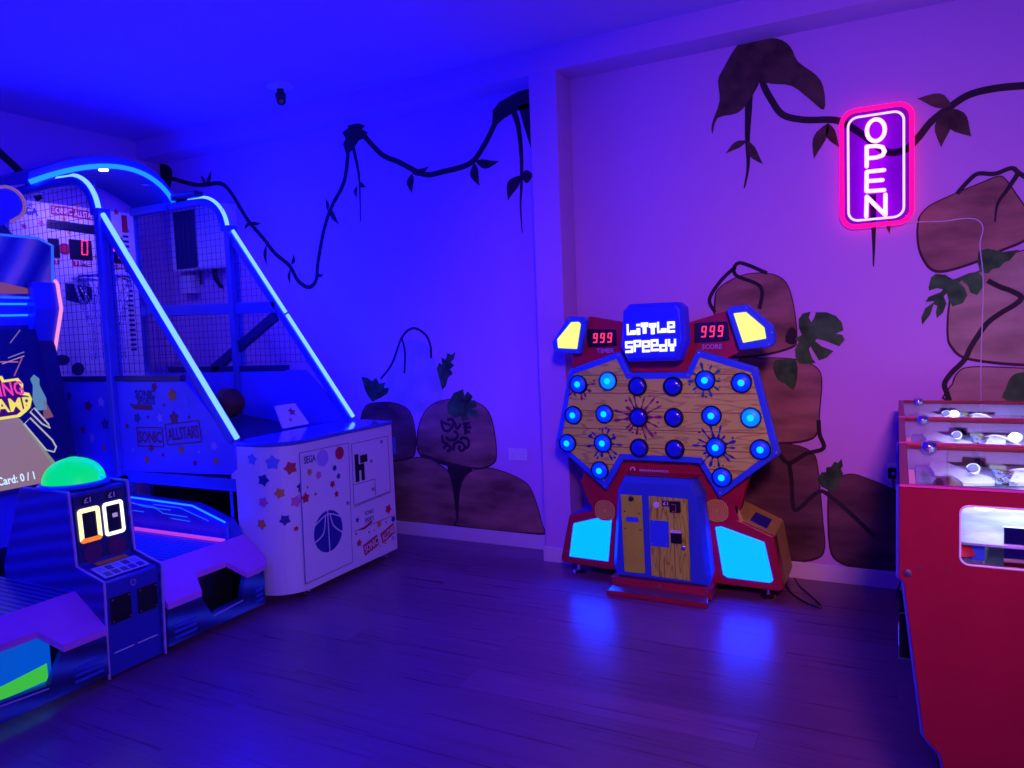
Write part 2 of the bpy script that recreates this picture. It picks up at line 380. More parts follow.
# rocks, left bay
flat(zl([(145, 270), (150, 180), (190, 105), (240, 92), (275, 120), (315, 230), (300, 300), (240, 318), (165, 300)]), 'painted_rock', mat('mural_pale_rock_paint', (0.42, 0.36, 0.40), 0.7, var=0.2), 1, smoothk=3)
flat(zl([(70, 310), (120, 283), (185, 290), (222, 325), (234, 420), (205, 460), (60, 460)]), 'painted_rock', ROCK2, 2, smoothk=4)
flat(zl([(243, 350), (280, 292), (350, 272), (425, 285), (465, 330), (482, 440), (465, 478), (405, 488), (270, 452), (238, 430)]), 'painted_rock', ROCK, 3, smoothk=4)
flat(zl([(100, 470), (170, 462), (255, 452), (312, 478), (342, 520), (360, 655), (345, 668), (100, 650)]), 'painted_rock', ROCK, 2, smoothk=4)
flat(zl([(362, 640), (368, 550), (392, 503), (440, 485), (490, 492), (560, 522), (592, 560), (622, 660), (615, 690), (370, 668)]), 'painted_rock', ROCK, 2, smoothk=4)
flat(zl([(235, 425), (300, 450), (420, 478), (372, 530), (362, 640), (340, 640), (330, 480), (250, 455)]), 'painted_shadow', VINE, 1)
flat(zl([(100, 282), (85, 262), (75, 240), (66, 205), (85, 208), (98, 218), (112, 208), (120, 226), (140, 222), (135, 238), (152, 240), (145, 258), (125, 270)]), 'painted_leaf', LEAFG, 4)
flat(zl([(315, 245), (298, 180), (305, 162), (315, 168), (312, 146), (326, 152), (330, 132), (343, 138), (355, 128), (350, 152), (340, 160), (352, 170), (338, 183), (348, 195), (332, 208), (325, 235)]), 'painted_leaf', LEAFG, 4)
flat(zl([(332, 318), (330, 290), (350, 255), (378, 243), (383, 265), (392, 250), (408, 265), (398, 286), (414, 276), (422, 295), (403, 305), (424, 312), (418, 330), (393, 322), (400, 338), (375, 340), (372, 326), (355, 332)]), 'painted_leaf', LEAFG, 4)
vine(zl([(125, 212), (160, 165), (190, 85), (225, 56), (262, 75), (278, 110), (280, 148)]), 0.02)
vine(zl([(190, 85), (200, 130), (198, 195)]), 0.018)
g = MB()
def glyph(pts, w=0.022):
    path = smooth(onp(zl(pts), 1, WY), 4); L_, R_ = ribbon_pts(path, w)
    for i in range(len(path) - 1): g.prism([L_[i], L_[i + 1], R_[i + 1], R_[i]], (0, -0.0042, 0))
for q in ([(312, 338), (318, 365), (332, 372), (345, 360), (352, 345), (360, 365), (372, 350)], [(330, 338), (345, 335), (350, 345)],
          [(325, 390), (340, 400), (358, 395), (362, 380), (350, 372)], [(315, 385), (318, 405), (332, 412)], [(378, 350), (400, 348)], [(380, 362), (404, 360)], [(382, 374), (400, 374)],
          [(388, 345), (386, 382)], [(318, 425), (330, 415), (342, 425), (330, 435)], [(350, 432), (352, 412), (366, 405), (380, 412), (384, 425), (374, 432), (366, 424), (372, 418)],
          [(388, 425), (396, 415), (394, 398), (380, 392), (370, 398)], [(318, 345), (340, 355)]): glyph(q)
g.build('painted_carving', GLYPH, wall_back)
# vine across the left bay
zv = lambda p: zc(130, 60, 2.381, p)
flat(zv([(28, 268), (40, 250), (75, 246), (98, 258), (100, 285), (92, 310), (80, 285), (60, 290), (35, 284)]), 'painted_leaf', VINE, 3, smoothk=3)
vine(zv([(92, 280), (150, 296), (180, 297), (215, 294), (240, 315), (280, 380), (318, 425), (345, 460), (380, 490), (400, 525), (425, 541), (443, 525), (448, 480), (462, 405), (480, 350), (510, 290), (520, 215)]), 0.036)
vine(zv([(530, 200), (543, 260), (547, 300), (549, 386)]), lambda t: 0.026 * (1 - t) + 0.008)
flat(zv([(515, 225), (508, 200), (514, 188), (506, 172), (520, 162), (518, 154), (545, 151), (560, 156), (552, 165), (566, 172), (560, 186), (545, 192), (530, 215)]), 'painted_leaf', VINE, 4)
vine(zv([(555, 178), (600, 225), (640, 243), (700, 272), (745, 266), (810, 246), (845, 200), (870, 150), (885, 130)]), 0.04)
for b, t, w in [((178, 297), (168, 275), .05), ((180, 297), (193, 262), .06), ((288, 388), (272, 405), .05), ((290, 385), (312, 388), .05), ((325, 440), (327, 490), .06), ((385, 488), (390, 462), .06),
                ((382, 498), (382, 535), .05), ((445, 512), (462, 510), .05), ((470, 360), (465, 328), .05), ((478, 352), (500, 392), .07), ((545, 290), (563, 302), .06), ((540, 300), (540, 330), .05),
                ((672, 270), (712, 252), .08), ((672, 270), (672, 318), .10), ((822, 240), (880, 240), .10), ((820, 245), (833, 300), .11), ((932, 275), (962, 272), .14), ((930, 275), (900, 335), .14)]:
    leaf(zv([b])[0], zv([t])[0], w * .62)
flat(zv([(862, 165), (864, 120), (880, 100), (925, 75), (955, 67), (956, 112), (918, 122), (890, 140)]), 'painted_leaf', VINE, 3)
flat(zv([(925, 110), (956, 100), (962, 232), (948, 190), (936, 150)]), 'painted_leaf', VINE, 3)
vine(zv([(912, 118), (925, 160), (932, 230), (932, 300), (930, 345), (934, 412)]), lambda t: 0.038 * (1 - t) + 0.006)
vine([(-60, 90), (-25, 128), (0, 153), (20, 172), (40, 200)], 0.06, wall=wall_left, a=0, val=XL, out=(1, 0, 0))
# right bay: vine, leaves
zr = lambda p: zc(700, 30, 3.16, p)
flat(zr([(190, 60), (165, 42), (130, 42), (108, 62), (75, 120), (57, 160), (62, 225), (38, 295), (40, 328), (56, 278), (120, 262), (160, 215), (190, 155)]), 'painted_leaf', LEAFD, 3, smoothk=3)
flat(zr([(160, 36), (240, 27), (285, 52), (310, 100), (370, 145), (392, 190), (392, 252), (350, 222), (290, 177), (225, 170), (198, 155), (188, 80)]), 'painted_leaf', LEAFD, 4, smoothk=3)
vine(zr([(150, 40), (180, 60), (195, 110), (198, 165), (225, 220), (262, 268), (330, 284), (420, 284), (465, 300), (520, 335), (590, 385), (650, 377), (690, 340), (730, 290), (790, 243), (850, 205), (930, 185), (1024, 176), (1120, 172)]), 0.037)
vine(zr([(155, 180), (153, 260), (150, 340), (152, 430), (140, 500)]), lambda t: 0.042 * (1 - t) + 0.008)
for b, t, w in [((148, 350), (80, 392), .10), ((150, 350), (200, 425), .12), ((405, 295), (360, 410), .16), ((405, 295), (442, 372), .12), ((795, 240), (685, 217), .17), ((790, 250), (762, 372), .19), ((795, 248), (858, 337), .22), ((598, 600), (600, 645), .05)]:
    leaf(zr([b])[0], zr([t])[0], w * .42, m=LEAFD, bend=.07)
vine(zr([(545, 520), (548, 600), (549, 680), (548, 748)]), lambda t: 0.03 * (1 - t) + 0.006)
# right bay: rocks by the coin pushers
z6 = lambda p: zc(900, 160, 5.484, p); z7 = lambda p: zc(900, 290, 6.4, p); zm = lambda p: zc(700, 240, 3.16, p); z3 = lambda p: zc(740, 380, 3.494, p)
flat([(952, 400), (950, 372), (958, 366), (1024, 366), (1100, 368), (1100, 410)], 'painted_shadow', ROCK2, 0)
flat([(948, 309), (947, 337), (951, 348), (962, 358), (987, 363), (1024, 366), (1090, 367), (1120, 320), (1100, 250), (1024, 250), (985, 268), (955, 285)], 'painted_rock', ROCK3, 2, smoothk=4)
flat(z6([(95, 350), (112, 300), (170, 245), (310, 180), (430, 130), (540, 88), (585, 112), (640, 190), (700, 290), (700, 430), (560, 500), (430, 560), (250, 615), (165, 602), (110, 520), (92, 430)]), 'painted_rock', ROCK, 3, smoothk=4)
flat([(952, 404), (952, 384), (958, 372), (969, 367), (1000, 367), (1060, 370), (1100, 374), (1100, 410)], 'painted_rock', ROCK3, 2, smoothk=3)
vine(z6([(312, 185), (380, 110), (430, 75), (520, 76), (610, 45), (650, 70), (720, 115)]), 0.022, 5)
vine(z6([(645, 78), (590, 160), (535, 240), (520, 340)]), lambda t: 0.025 * (1 - t * .7), 5)
vine(z7([(560, -60), (640, -20), (710, 5), (775, 45), (740, 90), (640, 150), (560, 210), (500, 290), (450, 370), (410, 450), (330, 530), (285, 600), (300, 660), (320, 720)]), 0.026, 5)
flat(zc(700, 240, 3.16, [(722, 150), (730, 118), (745, 107), (775, 110), (800, 125), (820, 118), (850, 105), (880, 100), (893, 120), (892, 150), (875, 174), (855, 166), (845, 142), (828, 128), (814, 132), (835, 150), (845, 175), (830, 200), (798, 210), (785, 190), (780, 168), (770, 178), (779, 200), (768, 230), (748, 247), (745, 228), (750, 208), (738, 203), (728, 235), (702, 268), (699, 245), (712, 215), (738, 198), (740, 193), (712, 196), (722, 180), (760, 165), (768, 156), (748, 152), (724, 160)]), 'painted_leaf', LEAFG, 6)
flat(z6([(430, 500), (480, 485), (560, 505), (655, 492), (620, 528), (600, 552), (570, 562), (545, 590), (505, 598), (482, 622), (440, 615), (425, 560)]), 'painted_leaf', LEAFG, 7)
flat([(1006, 400), (1006, 388), (1012, 376), (1024, 372), (1060, 370), (1060, 400)], 'painted_leaf', LEAFG, 5, smoothk=3)
# middle stack of painted rocks behind the whack machine
flat(zm([(45, 200), (62, 150), (130, 112), (200, 104), (255, 118), (285, 160), (303, 250), (306, 315), (290, 342), (200, 366), (100, 372), (52, 345)]), 'painted_rock', ROCK, 3, smoothk=4)
flat([(736, 364), (760, 358), (795, 359), (815, 366), (822, 379), (820, 410), (818, 432), (808, 441), (780, 444), (740, 440)], 'painted_rock', ROCK, 2, smoothk=3)
flat([(700, 447), (745, 443), (790, 444), (812, 452), (818, 468), (823, 520), (825, 548), (817, 559), (792, 562), (740, 556), (700, 540)], 'painted_rock', ROCK2, 2, smoothk=3)
flat(z3([(306, 420), (318, 360), (380, 328), (450, 345), (559, 390), (640, 420), (640, 670), (450, 665), (350, 640), (312, 585)]), 'painted_rock', ROCK2, 1, smoothk=4)
vine(zm([(188, 218), (192, 148), (112, 110), (125, 72), (212, 105)]), 0.022, 5)
vine(zm([(112, 85), (65, 130), (30, 188), (48, 228)]), 0.022, 5)
vine(z3([(275, 140), (278, 190), (292, 238), (230, 258), (172, 290), (140, 262)]), 0.024, 5)
vine(z3([(172, 290), (180, 350), (186, 440), (205, 450), (275, 390), (320, 410), (380, 460), (470, 545)]), 0.024, 5)
flat(z3([(270, 345), (285, 322), (300, 322), (302, 305), (318, 303), (330, 285), (342, 290), (355, 275), (360, 300), (352, 310), (361, 328), (347, 350), (340, 380), (312, 387), (285, 372)]), 'painted_leaf', LEAFG, 5)
flat(zm([(300, 312), (322, 300), (312, 275), (312, 250), (325, 232), (350, 226), (344, 245), (352, 260), (363, 242), (366, 228), (400, 228), (430, 240), (448, 260), (453, 285), (428, 296), (450, 300), (457, 315), (440, 336), (400, 320), (370, 312), (364, 319), (385, 336), (422, 351), (400, 372), (376, 380), (358, 350), (350, 335), (344, 345), (355, 375), (366, 388), (340, 392), (315, 390), (302, 370), (300, 345), (312, 322)]), 'painted_leaf', LEAFG, 6)
flat(zm([(275, 290), (290, 275), (303, 285), (305, 310), (298, 330), (270, 322)]), 'painted_leaf', VINE, 5, smoothk=2)
flat(zm([(230, 400), (240, 378), (262, 378), (285, 372), (306, 385), (308, 430), (296, 474), (272, 455), (245, 440)]), 'painted_leaf', LEAFG, 6, smoothk=2)

# ================================================================== BASKETBALL MACHINE
YA, YE = 3.07, 4.10                     # its two sides
bb = thing('basketball_machine', (-4.3, 3.58, 0), 'tall basketball hoop arcade machine with glowing blue slanted rails and a white printed front', 'arcade machine')
XF = -3.1
def corner_plan():
    pts = [(-3.5, YA)]; r = 0.2
    for i in range(9): t = -PI / 2 + i * PI / 16; pts.append((-3.30 + r * math.cos(t), YA + r + r * math.sin(t)))
    r2 = .03
    for i in range(5): t = i * PI / 8; pts.append((-3.13 + r2 * math.cos(t), YE + .04 - r2 + r2 * math.sin(t)))
    pts += [(-3.5, YE + .04)]
    return pts
cp = corner_plan()
MB().prism([(x, y, .055) for x, y in cp], (0, 0, .875)).build('front_cabinet', PL_WHITE, bb, bevel=0.005)
MB().prism([(x + (.008 if x > -3.4 else 0), y, .93) for x, y in cp], (0, 0, .026)).build('countertop', mat('glossy_blue_counter', (0.05, 0.09, 0.55), .14, coat=.5), bb, bevel=0.006)
for x, y in ((-3.16, 3.3), (-3.16, 4.05), (-5.5, 3.15), (-5.5, 4.05)): MB().lathe([(.03, 0), (.033, .012), (.012, .02), (.012, .06)], (x, y, 0), (0, 0, 1), 14).build('foot', CHROME, bb, smooth=True)
# side panels with the printed pattern
fr = FY(YA - .012)
def side_poly(y): return [(-5.62, y, 1.316), (-3.83, y, 1.316), (-3.44, y, .955), (-3.44, y, .80), (-3.5, y, .76), (-5.62, y, .70)]
near_side = MB().prism(side_poly(YA - .01), (0, .03, 0)).build('side_panel', PANEL_BLUE, bb, bevel=0.003)
MB().prism(side_poly(YE - .02), (0, .03, 0)).build('side_panel', PANEL_BLUE, bb)
for y in (YA - .005, YE - .03): MB().box(-5.62, y, .66, -3.46, y + .055, .735).build('side_rail', FR_BLUE, bb, bevel=0.004)
MB().box(-5.62, YA + .06, .06, -3.5, YE - .06, .1).build('base_tray', BLACK, bb)
MB().box(-5.62, YE - .02, .1, -3.5, YE, .66).build('skirt_panel', BLACK, bb)
MB().box(-3.52, YA + .0, .1, -3.46, YA + .05, .7).build('lower_post', FR_BLUE, bb); MB().box(-4.52, YA - .005, .06, -4.44, YA + .05, .7).build('lower_post', FR_BLUE, bb)
# ball ramp and counter slope
MB().prism([(-5.5, YA + .04, 1.12), (-5.5, YA + .04, 1.1), (-3.5, YA + .04, .84), (-3.5, YA + .04, .86)], (0, YE - YA - .08, 0)).build('ball_ramp', NAVY, bb)
for k, (x, y, z) in enumerate([(-4.30, 3.80, 1.10)]):
    b = MB().ball((0, 0, 0), 0.11, 24); o = b.build('basketball', mat('basketball_rubber', (0.10, 0.035, 0.02), 0.55, bump=0.3, bscale=300), None, smooth=True)
    o.location = (x, y, z); WL[o.name] = V((0, 0, 0))
    sm = MB()
    sm.tube([(0.1105 * math.cos(t), 0.1105 * math.sin(t), 0) for t in [i * PI / 16 for i in range(32)]], .0022, 5, True)
    sm.tube([(0, 0.1105 * math.cos(t), 0.1105 * math.sin(t)) for t in [i * PI / 16 for i in range(32)]], .0022, 5, True)
    sm.build('seam', BLACK, o); o.rotation_euler = (0.4 + k, 0.5, 0.2 * k)
    tag(o, 'dark basketball lying on the ramp of the hoop machine, behind its slanted rail', 'ball')
# posts, rails, braces
fm = MB()
for y in (YA, YE):
    fm = MB(); fm.bar((-4.50, y, .7), (-4.50, y, 2.42), .05, .09, (0, 1, 0)); fm.build('post', FR_BLUE, bb, bevel=0.006)
    fm = MB(); fm.bar((-5.60, y, .1), (-5.60, y, 2.62), .05, .05, (0, 1, 0)); fm.build('post', FR_BLUE, bb, bevel=0.006)
    fm = MB(); arc = [(-5.6, y, 2.625), (-4.93, y, 2.635)] + [(-4.80 + .24 * math.sin(t), y, 2.39 + .24 * math.cos(t)) for t in [i * PI / 16 for i in range(9)]]
    fm.tube(arc, .032, 10); fm.build('top_rail', FR_BLUE, bb, smooth=True)
    fm = MB(); fm.bar((-4.515, y, 2.375), (-3.445, y, .96), .05, .05, (0, 1, 0)); fm.build('slanted_rail', FR_BLUE, bb, bevel=0.006)
    # leds
    lm = MB(); off = V((.03, -.012, .03))
    lm.tube([V(p) * 1 + V((0, -.0, .026)) for p in arc[1:3]] + [V((-4.80 + .272 * math.sin(t), y, 2.39 + .272 * math.cos(t))) for t in [i * PI / 20 for i in range(1, 11)]], .016, 8)
    lm.build('led_strip', LED_CYAN, bb, smooth=True)
    d = V((1.07, 0, -1.415)).normalized(); n_ = V((.797, 0, .603)) * .034; yo = V((0, -.012, 0)) if y == YA else V((0, 0, 0))
    a = V((-4.50, y, 2.36)) + n_ + yo; b = V((-3.435, y, .965)) + n_ * .8 + yo
    if y == YA: segs = [(a, b)]
    else: segs = [(a, a.lerp(b, .455)), (a.lerp(b, .47), b)]
    for s_, e_ in segs: MB().tube([s_, e_], 0.0155 if y == YA else .0135, 10).build('led_strip', LED_CYAN, bb, smooth=True)
MB().bar((-5.6, YE, 1.82), (-4.07, YE, 1.783), .05, .085).build('cross_bar', FR_BLUE, bb, bevel=0.005)
MB().bar((-4.09, YE, 1.72), (-4.78, YE, 1.33), .04, .075).build('brace', NAVY, bb, bevel=0.005)
MB().bar((-5.3, YE, 1.33), (-4.0, YE, 1.33), .04, .05).build('cross_bar', NAVY, bb, bevel=0.005)
MB().bar((-5.6, YA, 1.335), (-3.85, YA, 1.335), .04, .035).build('cross_bar', NAVY, bb, bevel=0.005)
# netting of wire on both sides
def netting(y):
    nm = MB(); s = .05; r = .0012
    def front(z): return -4.53 if z > 2.37 else -4.53 + (2.37 - z) / 1.415 * 1.07
    z = 1.38
    while z < 2.60:
        nm.bar((-5.58, y, z), (front(z) - (0.03), y, z), r * 2, r * 2); z += s
    x = -5.56
    while x < -3.8:
        zt = 2.6 if x < -4.55 else 2.37 - (x + 4.53) / 1.07 * 1.415
        if zt > 1.38: nm.bar((x, y, 1.36), (x, y, zt), r * 2, r * 2, (0, 1, 0))
        x += s
    nm.build('netting', MESHG, bb)
netting(YA + .01); netting(YE - .01)
# backboard panel
XBD = -5.58
MB().box(XBD - .04, YA + .03, 1.28, XBD, YE - .02, 2.62).build('backboard', PL_WHITE, bb, bevel=0.004)
bfr = FX(XBD)
def bp(x, y): p = at(x, y, 0, XBD); return (p.y, p.z)
pm = MB(); bfr.poly(pm, [bp(47, 219), bp(97, 226), bp(97, 235), bp(47, 228)], 0, .004); pm.build('score_window', BLACK, bb)
for (x0, y0, x1, y1, ch, dx) in ((49, 239, 58.5, 257, '', 0), (70, 241, 91, 259, '0', .055), (104, 238, 122, 262, '4', .05)):
    p0, p1 = bp(x0, y1), bp(x1, y0); pm = MB(); bfr.poly(pm, [p0, (p1[0], p0[1]), p1, (p0[0], p1[1])], 0, .005); w_ = pm.build('digit_window', BLACK, bb)
    if ch:
        sm = MB(); c0 = bp(x1 - 10 if ch == '0' else x0 + 9, y1 - 4); seg7(sm, ch, bfr, c0[0], c0[1] + .0, .052, .115, .009, .004, .007); sm.build('digit', SEG_RED, w_)
def strip(x, y, w, h, m, s, tm, name='label_strip', rot=0, slant=0):
    c = bp(x, y); a = MB(); cc, ss = math.cos(rot), math.sin(rot)
    bfr.poly(a, [(c[0] + u * cc - v * ss, c[1] + u * ss + v * cc) for u, v in ((-w / 2, -h / 2), (w / 2, -h / 2), (w / 2, h / 2), (-w / 2, h / 2))], 0, .003)
    o = a.build(name, m, bb) if m else None
    t_ = MB(); text(t_, s, bfr, c[0], c[1], w * .88, h * .66, .0045, rot, slant); t_.build('lettering', tm, o or bb)
strip(27, 211, .17, .085, None, 'SEGA', P_DBLUE)
strip(62, 211, .17, .07, P_RED, 'SONIC', WHITE); strip(85, 215, .20, .07, P_RED, 'ALLSTARS', WHITE, rot=-.04)
strip(82, 263, .155, .055, P_RED, 'TIME', WHITE); strip(117, 266, .14, .05, P_RED, 'SCORE', WHITE); strip(56, 261, .05, .05, P_RED, 'T', WHITE)
for i, (x, y, r, m) in enumerate([(64, 219, .028, P_ORANGE), (69, 233, .02, P_ORANGE), (41, 223, .03, P_PINK), (77, 206, .02, P_ORANGE), (116, 212, .03, P_RED), (123, 223, .014, P_RED), (54, 249, .03, P_RED),
                               (96, 257, .025, P_ORANGE), (30, 205, .02, P_BLUE), (24, 226, .025, P_RED), (16, 214, .02, P_ORANGE), (123, 246, .02, P_RED), (128, 231, .02, P_BLUE)]):
    if i == 6:
        pm = MB(); c = bp(64.5, 249); bfr.poly(pm, disc(.045, 16, c[0], c[1]), 0, .003); pm.build('printed_spot', P_RED, bb); continue
    c = bp(x, y); pm = MB(); bfr.poly(pm, star(r, c[0], c[1], 5, .3 * i), 0, .003); pm.build('printed_star', m, bb)
# dark printed field low on the backboard, ruler strip at its right edge
pm = MB(); q = [bp(65, 283), bp(92, 287), bp(92, 300), bp(86, 305), bp(66, 300)]; bfr.poly(pm, q, 0, .003); pm.build('printed_block', NAVY, bb)
pm = MB(); c = bp(78, 369); bfr.poly(pm, disc(.05, 16, c[0], c[1]), 0, .003); c = bp(62, 360); bfr.poly(pm, disc(.06, 16, c[0], c[1], .04), 0, .003); pm.build('printed_block', NAVY, bb)
pm = MB()
for i in range(24):
    z = 1.5 + i * .04; bfr.poly(pm, [(YE - .13, z), (YE - .08, z), (YE - .08, z + .018), (YE - .13, z + .018)], 0, .003)
pm.build('scale_marks', P_NAVY, bb); pm = MB(); bfr.poly(pm, [(YE - .13, 2.46), (YE - .08, 2.46), (YE - .08, 2.6), (YE - .13, 2.6)], 0, .003); pm.build('scale_marks', P_RED, bb)
# hoop with its chain net
hc = V((-5.30, 3.58, 2.06)); hr = .20
hoop = MB().tube([hc + V((hr * math.cos(t), hr * math.sin(t), 0)) for t in [i * PI / 16 for i in range(32)]], .011, 8, True)
hoop.bar(hc + V((-.27, 0, -.01)), hc + V((-.19, 0, 0)), .14, .02); ho = hoop.build('hoop', CHROME, bb, smooth=True)
cm = MB()
def netr(z): return hr * (1 - .42 * min(1, z / .35))
for k in range(12):
    for sg in (1, -1):
        pts = []
        for i in range(23):
            z = i * .028; t = 2 * PI * k / 12 + sg * z * 2.2
            if z > .36: t = 2 * PI * k / 12 + sg * .36 * 2.2
            pts.append(hc + V((netr(z) * math.cos(t), netr(z) * math.sin(t), -z)))
        for i in range(len(pts) - 1):
            a, b = pts[i], pts[i + 1]; cm.bar(a, a.lerp(b, .8), .006 if i % 2 else .003, .003 if i % 2 else .006, (0, 1, .01))
cm.build('chain_net', CHROME, ho)
# canopy with its glowing arch
def arch(y, k=0): t = (y - (YA + YE) / 2) / ((YE - YA) / 2 + .05); return V((-5.17 + .20 * (1 - t * t) - k, y, 2.655 + .165 * (1 - t * t)))
ys = [YA - .05 + i * (YE - YA + .1) / 20 for i in range(21)]
ca = MB(); n = len(ys)
vs = []
for y in ys:
    p = arch(y); vs += [p + V((0, 0, .0)), p + V((.012, 0, .075)), V((-5.66, y, p.z + .075)), V((-5.66, y, p.z + .02))]
fs = [[i * 4 + j, i * 4 + (j + 1) % 4, (i + 1) * 4 + (j + 1) % 4, (i + 1) * 4 + j] for i in range(n - 1) for j in range(4)] + [[0, 1, 2, 3], [(n - 1) * 4 + j for j in (3, 2, 1, 0)]]
ca.add(vs, fs); canopy = ca.build('canopy', FR_BLUE, bb, bevel=0.004)
MB().tube([arch(y) + V((.012, 0, .006)) for y in ys], .017, 8).build('led_strip', LED_CYAN2, canopy, smooth=True)
for y, l in ((3.52, SPOT), (3.90, STEEL)):
    p = arch(y, .13); MB().lathe([(.03, -.006), (.034, .006), (.0, .007)], p + V((0, 0, .002)), (0, 0, 1), 16).build('downlight', l, canopy)
for y in (YA, YE - .05): MB().box(-5.58, y, 2.60, -5.16, y + .05, 2.66).build('canopy_bracket', FR_BLUE, bb)
# speaker box standing on the far top rail
MB().box(-5.08, YE - .05, 2.665, -4.80, YE + .03, 2.715).build('cable_box', BLACK, bb, bevel=0.006)
# printed side panel
sf = FY(YA - .011)
def sp(x, y): p = at(x, y, 1, YA - .012); return (p.x, p.z)
def side_text(x, y, w, h, s, m, rot=0, back=None, slant=0):
    c = sp(x, y); o = near_side
    if back:
        a = MB(); cc, ss = math.cos(rot), math.sin(rot)
        sf.poly(a, [(c[0] + u * cc - v * ss, c[1] + u * ss + v * cc) for u, v in ((-w * .55, -h * .8), (w * .55, -h * .8), (w * .55, h * .8), (-w * .55, h * .8))], 0, .0012); a = MB()
        q_ = [sf.p(c[0] + u * cc - v * ss, c[1] + u * ss + v * cc, .001) for u, v in ((-w * .55, -h * .8), (w * .55, -h * .8), (w * .55, h * .8), (-w * .55, h * .8))]
        for i_ in range(4): a.bar(q_[i_], q_[(i_ + 1) % 4], .001, .008)
        a.build('label_border', back, near_side)
    t_ = MB(); text(t_, s, sf, c[0], c[1], w, h, .002, rot, slant); t_.build('lettering', m, o)
side_text(145, 394, .19, .05, 'SONIC', P_NAVY); side_text(146, 401, .17, .045, 'SPORTS', P_NAVY)
pm = MB(); a, b = sp(129, 404), sp(152, 407); sf.poly(pm, [a, (a[0] + .05, a[1] - .035), (b[0], b[1] - .02), (b[0], b[1] + .012)], 0, .0012); pm.build('printed_swoosh', P_MAROON, near_side)
side_text(150, 437, .22, .075, 'SONIC', P_MAROON, .02, P_MAROON); side_text(183, 433, .28, .08, 'ALLSTARS', P_MAROON, .10, P_MAROON)
rr = random.Random(3)
for x, y, r, m in [(154, 387, .05, P_MAROON), (172, 395, .075, P_ORANGE), (164, 405, .02, P_MAROON), (174, 418, .075, P_MAROON), (189, 417, .02, P_MAROON), (148, 417, .02, P_MAROON), (127, 426, .03, P_MAROON),
                   (104, 448, .035, P_ORANGE), (115, 450, .05, P_MAROON), (151, 448, .045, P_MAROON), (181, 450, .045, P_ORANGE), (163, 455, .022, P_MAROON), (214, 446, .05, P_LILAC), (216, 461, .04, P_ORANGE),
                   (195, 463, .03, P_MAROON), (147, 460, .04, P_ORANGE), (186, 402, .05, P_BLUE), (137, 418, .06, P_DBLUE), (160, 418, .05, P_LILAC), (88, 406, .07, P_MAROON), (101, 402, .06, P_LILAC),
                   (69, 396, .05, P_DBLUE), (83, 430, .045, P_MAROON), (105, 424, .07, P_DBLUE), (92, 438, .05, P_LILAC), (133, 450, .03, P_BLUE), (205, 432, .04, P_BLUE), (199, 452, .02, P_LILAC)]:
    c = sp(x, y); pm = MB(); sf.poly(pm, star(r * .62, c[0], c[1], 5, rr.random() * 2, .62), 0, .0012); pm.build('printed_star', m, near_side)
# printed front
ff = FX(XF)
def fp(x, y): p = at(x, y, 0, XF); return (p.y, p.z)
def ftext(x, y, w, h, s, m, rot=0, back=None, parent=None, slant=0):
    c = fp(x, y); o = parent or bb
    if back:
        a = MB(); cc, ss = math.cos(rot), math.sin(rot)
        ff.poly(a, [(c[0] + u * cc - v * ss, c[1] + u * ss + v * cc) for u, v in ((-w * .55, -h * .75), (w * .55, -h * .75), (w * .55, h * .75), (-w * .55, h * .75))], 0, .0015); o = a.build('label_strip', back, o)
    t_ = MB(); text(t_, s, ff, c[0], c[1], w, h, .0065 if o is door else .0035, rot, slant); t_.build('lettering', m, o)
dm = MB(); dm.prism([ff.p(a, b, -.002) for a, b in [fp(299, 453), fp(348, 443), fp(352, 562), fp(305, 584)]], ff.n * .006); door = dm.build('access_door', PL_WHITE, bb, bevel=0.002)
dm = MB(); dm.prism([ff.p(a, b, -.002) for a, b in [fp(351, 444), fp(387, 436), fp(390, 491), fp(353.5, 505)]], ff.n * .006); coin = dm.build('coin_door', PL_WHITE, bb, bevel=0.002)
dm = MB(); dm.prism([ff.p(a, b, -.002) for a, b in [fp(353.5, 507.5), fp(390, 493.5), fp(390.5, 517), fp(353.5, 531)]], ff.n * .004); ticket = dm.build('cash_door', PL_WHITE, bb, bevel=0.002)
def lines(pts, m, parent, w=.004, d=.006):
    a = MB()
    for p, q in zip(pts[:-1], pts[1:]): a.bar(ff.p(*fp(*p), d), ff.p(*fp(*q), d), w, .001, ff.n)
    a.build('door_gap', m, parent)
lines([(299, 453), (348, 443), (352, 562), (305, 584), (299, 453)], P_NAVY, door, .003, .0045); lines([(351, 444), (387, 436), (390, 491), (353.5, 505), (351, 444)], P_NAVY, coin, .003, .0045)
lines([(352, 485), (374, 479), (375, 495)], P_NAVY, coin, .003); lines([(353.5, 506.5), (390, 492)], P_NAVY, coin, .003); lines([(353.5, 531.5), (391, 516)], P_NAVY, coin, .003)
for x, y in ((380.5, 441.5), (370.5, 461), (372, 489), (347, 503)):
    MB().lathe([(.012, 0), (.012, .008), (.005, .009), (.005, .012)], ff.p(*fp(x, y), .003), (1, 0, 0), 14).build('lock', STEEL, coin if x > 350 else door)
hm = MB(); cx, cz = fp(360, 467)
for a, b, c, d in ((-.055, -.09, -.02, .09), (.005, -.09, .035, .02), (-.03, -.02, .02, .02), (-.0, .025, .07, .075)): ff.poly(hm, [(cx + a, cz + b), (cx + c, cz + b), (cx + c, cz + d), (cx + a, cz + d)], 0, .008)
hm.build('printed_emblem', BLACK, coin)
ftext(309, 459, .10, .045, 'SEGA', P_DBLUE, .0, parent=door)
pm = MB(); c = fp(322, 458); ff.poly(pm, disc(.052, 18, c[0], c[1]), 0, .0055); pm.build('printed_spot', P_LILAC, door)
pm = MB(); c = fp(339, 453); ff.poly(pm, disc(.04, 18, c[0], c[1]), 0, .0055); pm.build('printed_spot', P_RED, door)
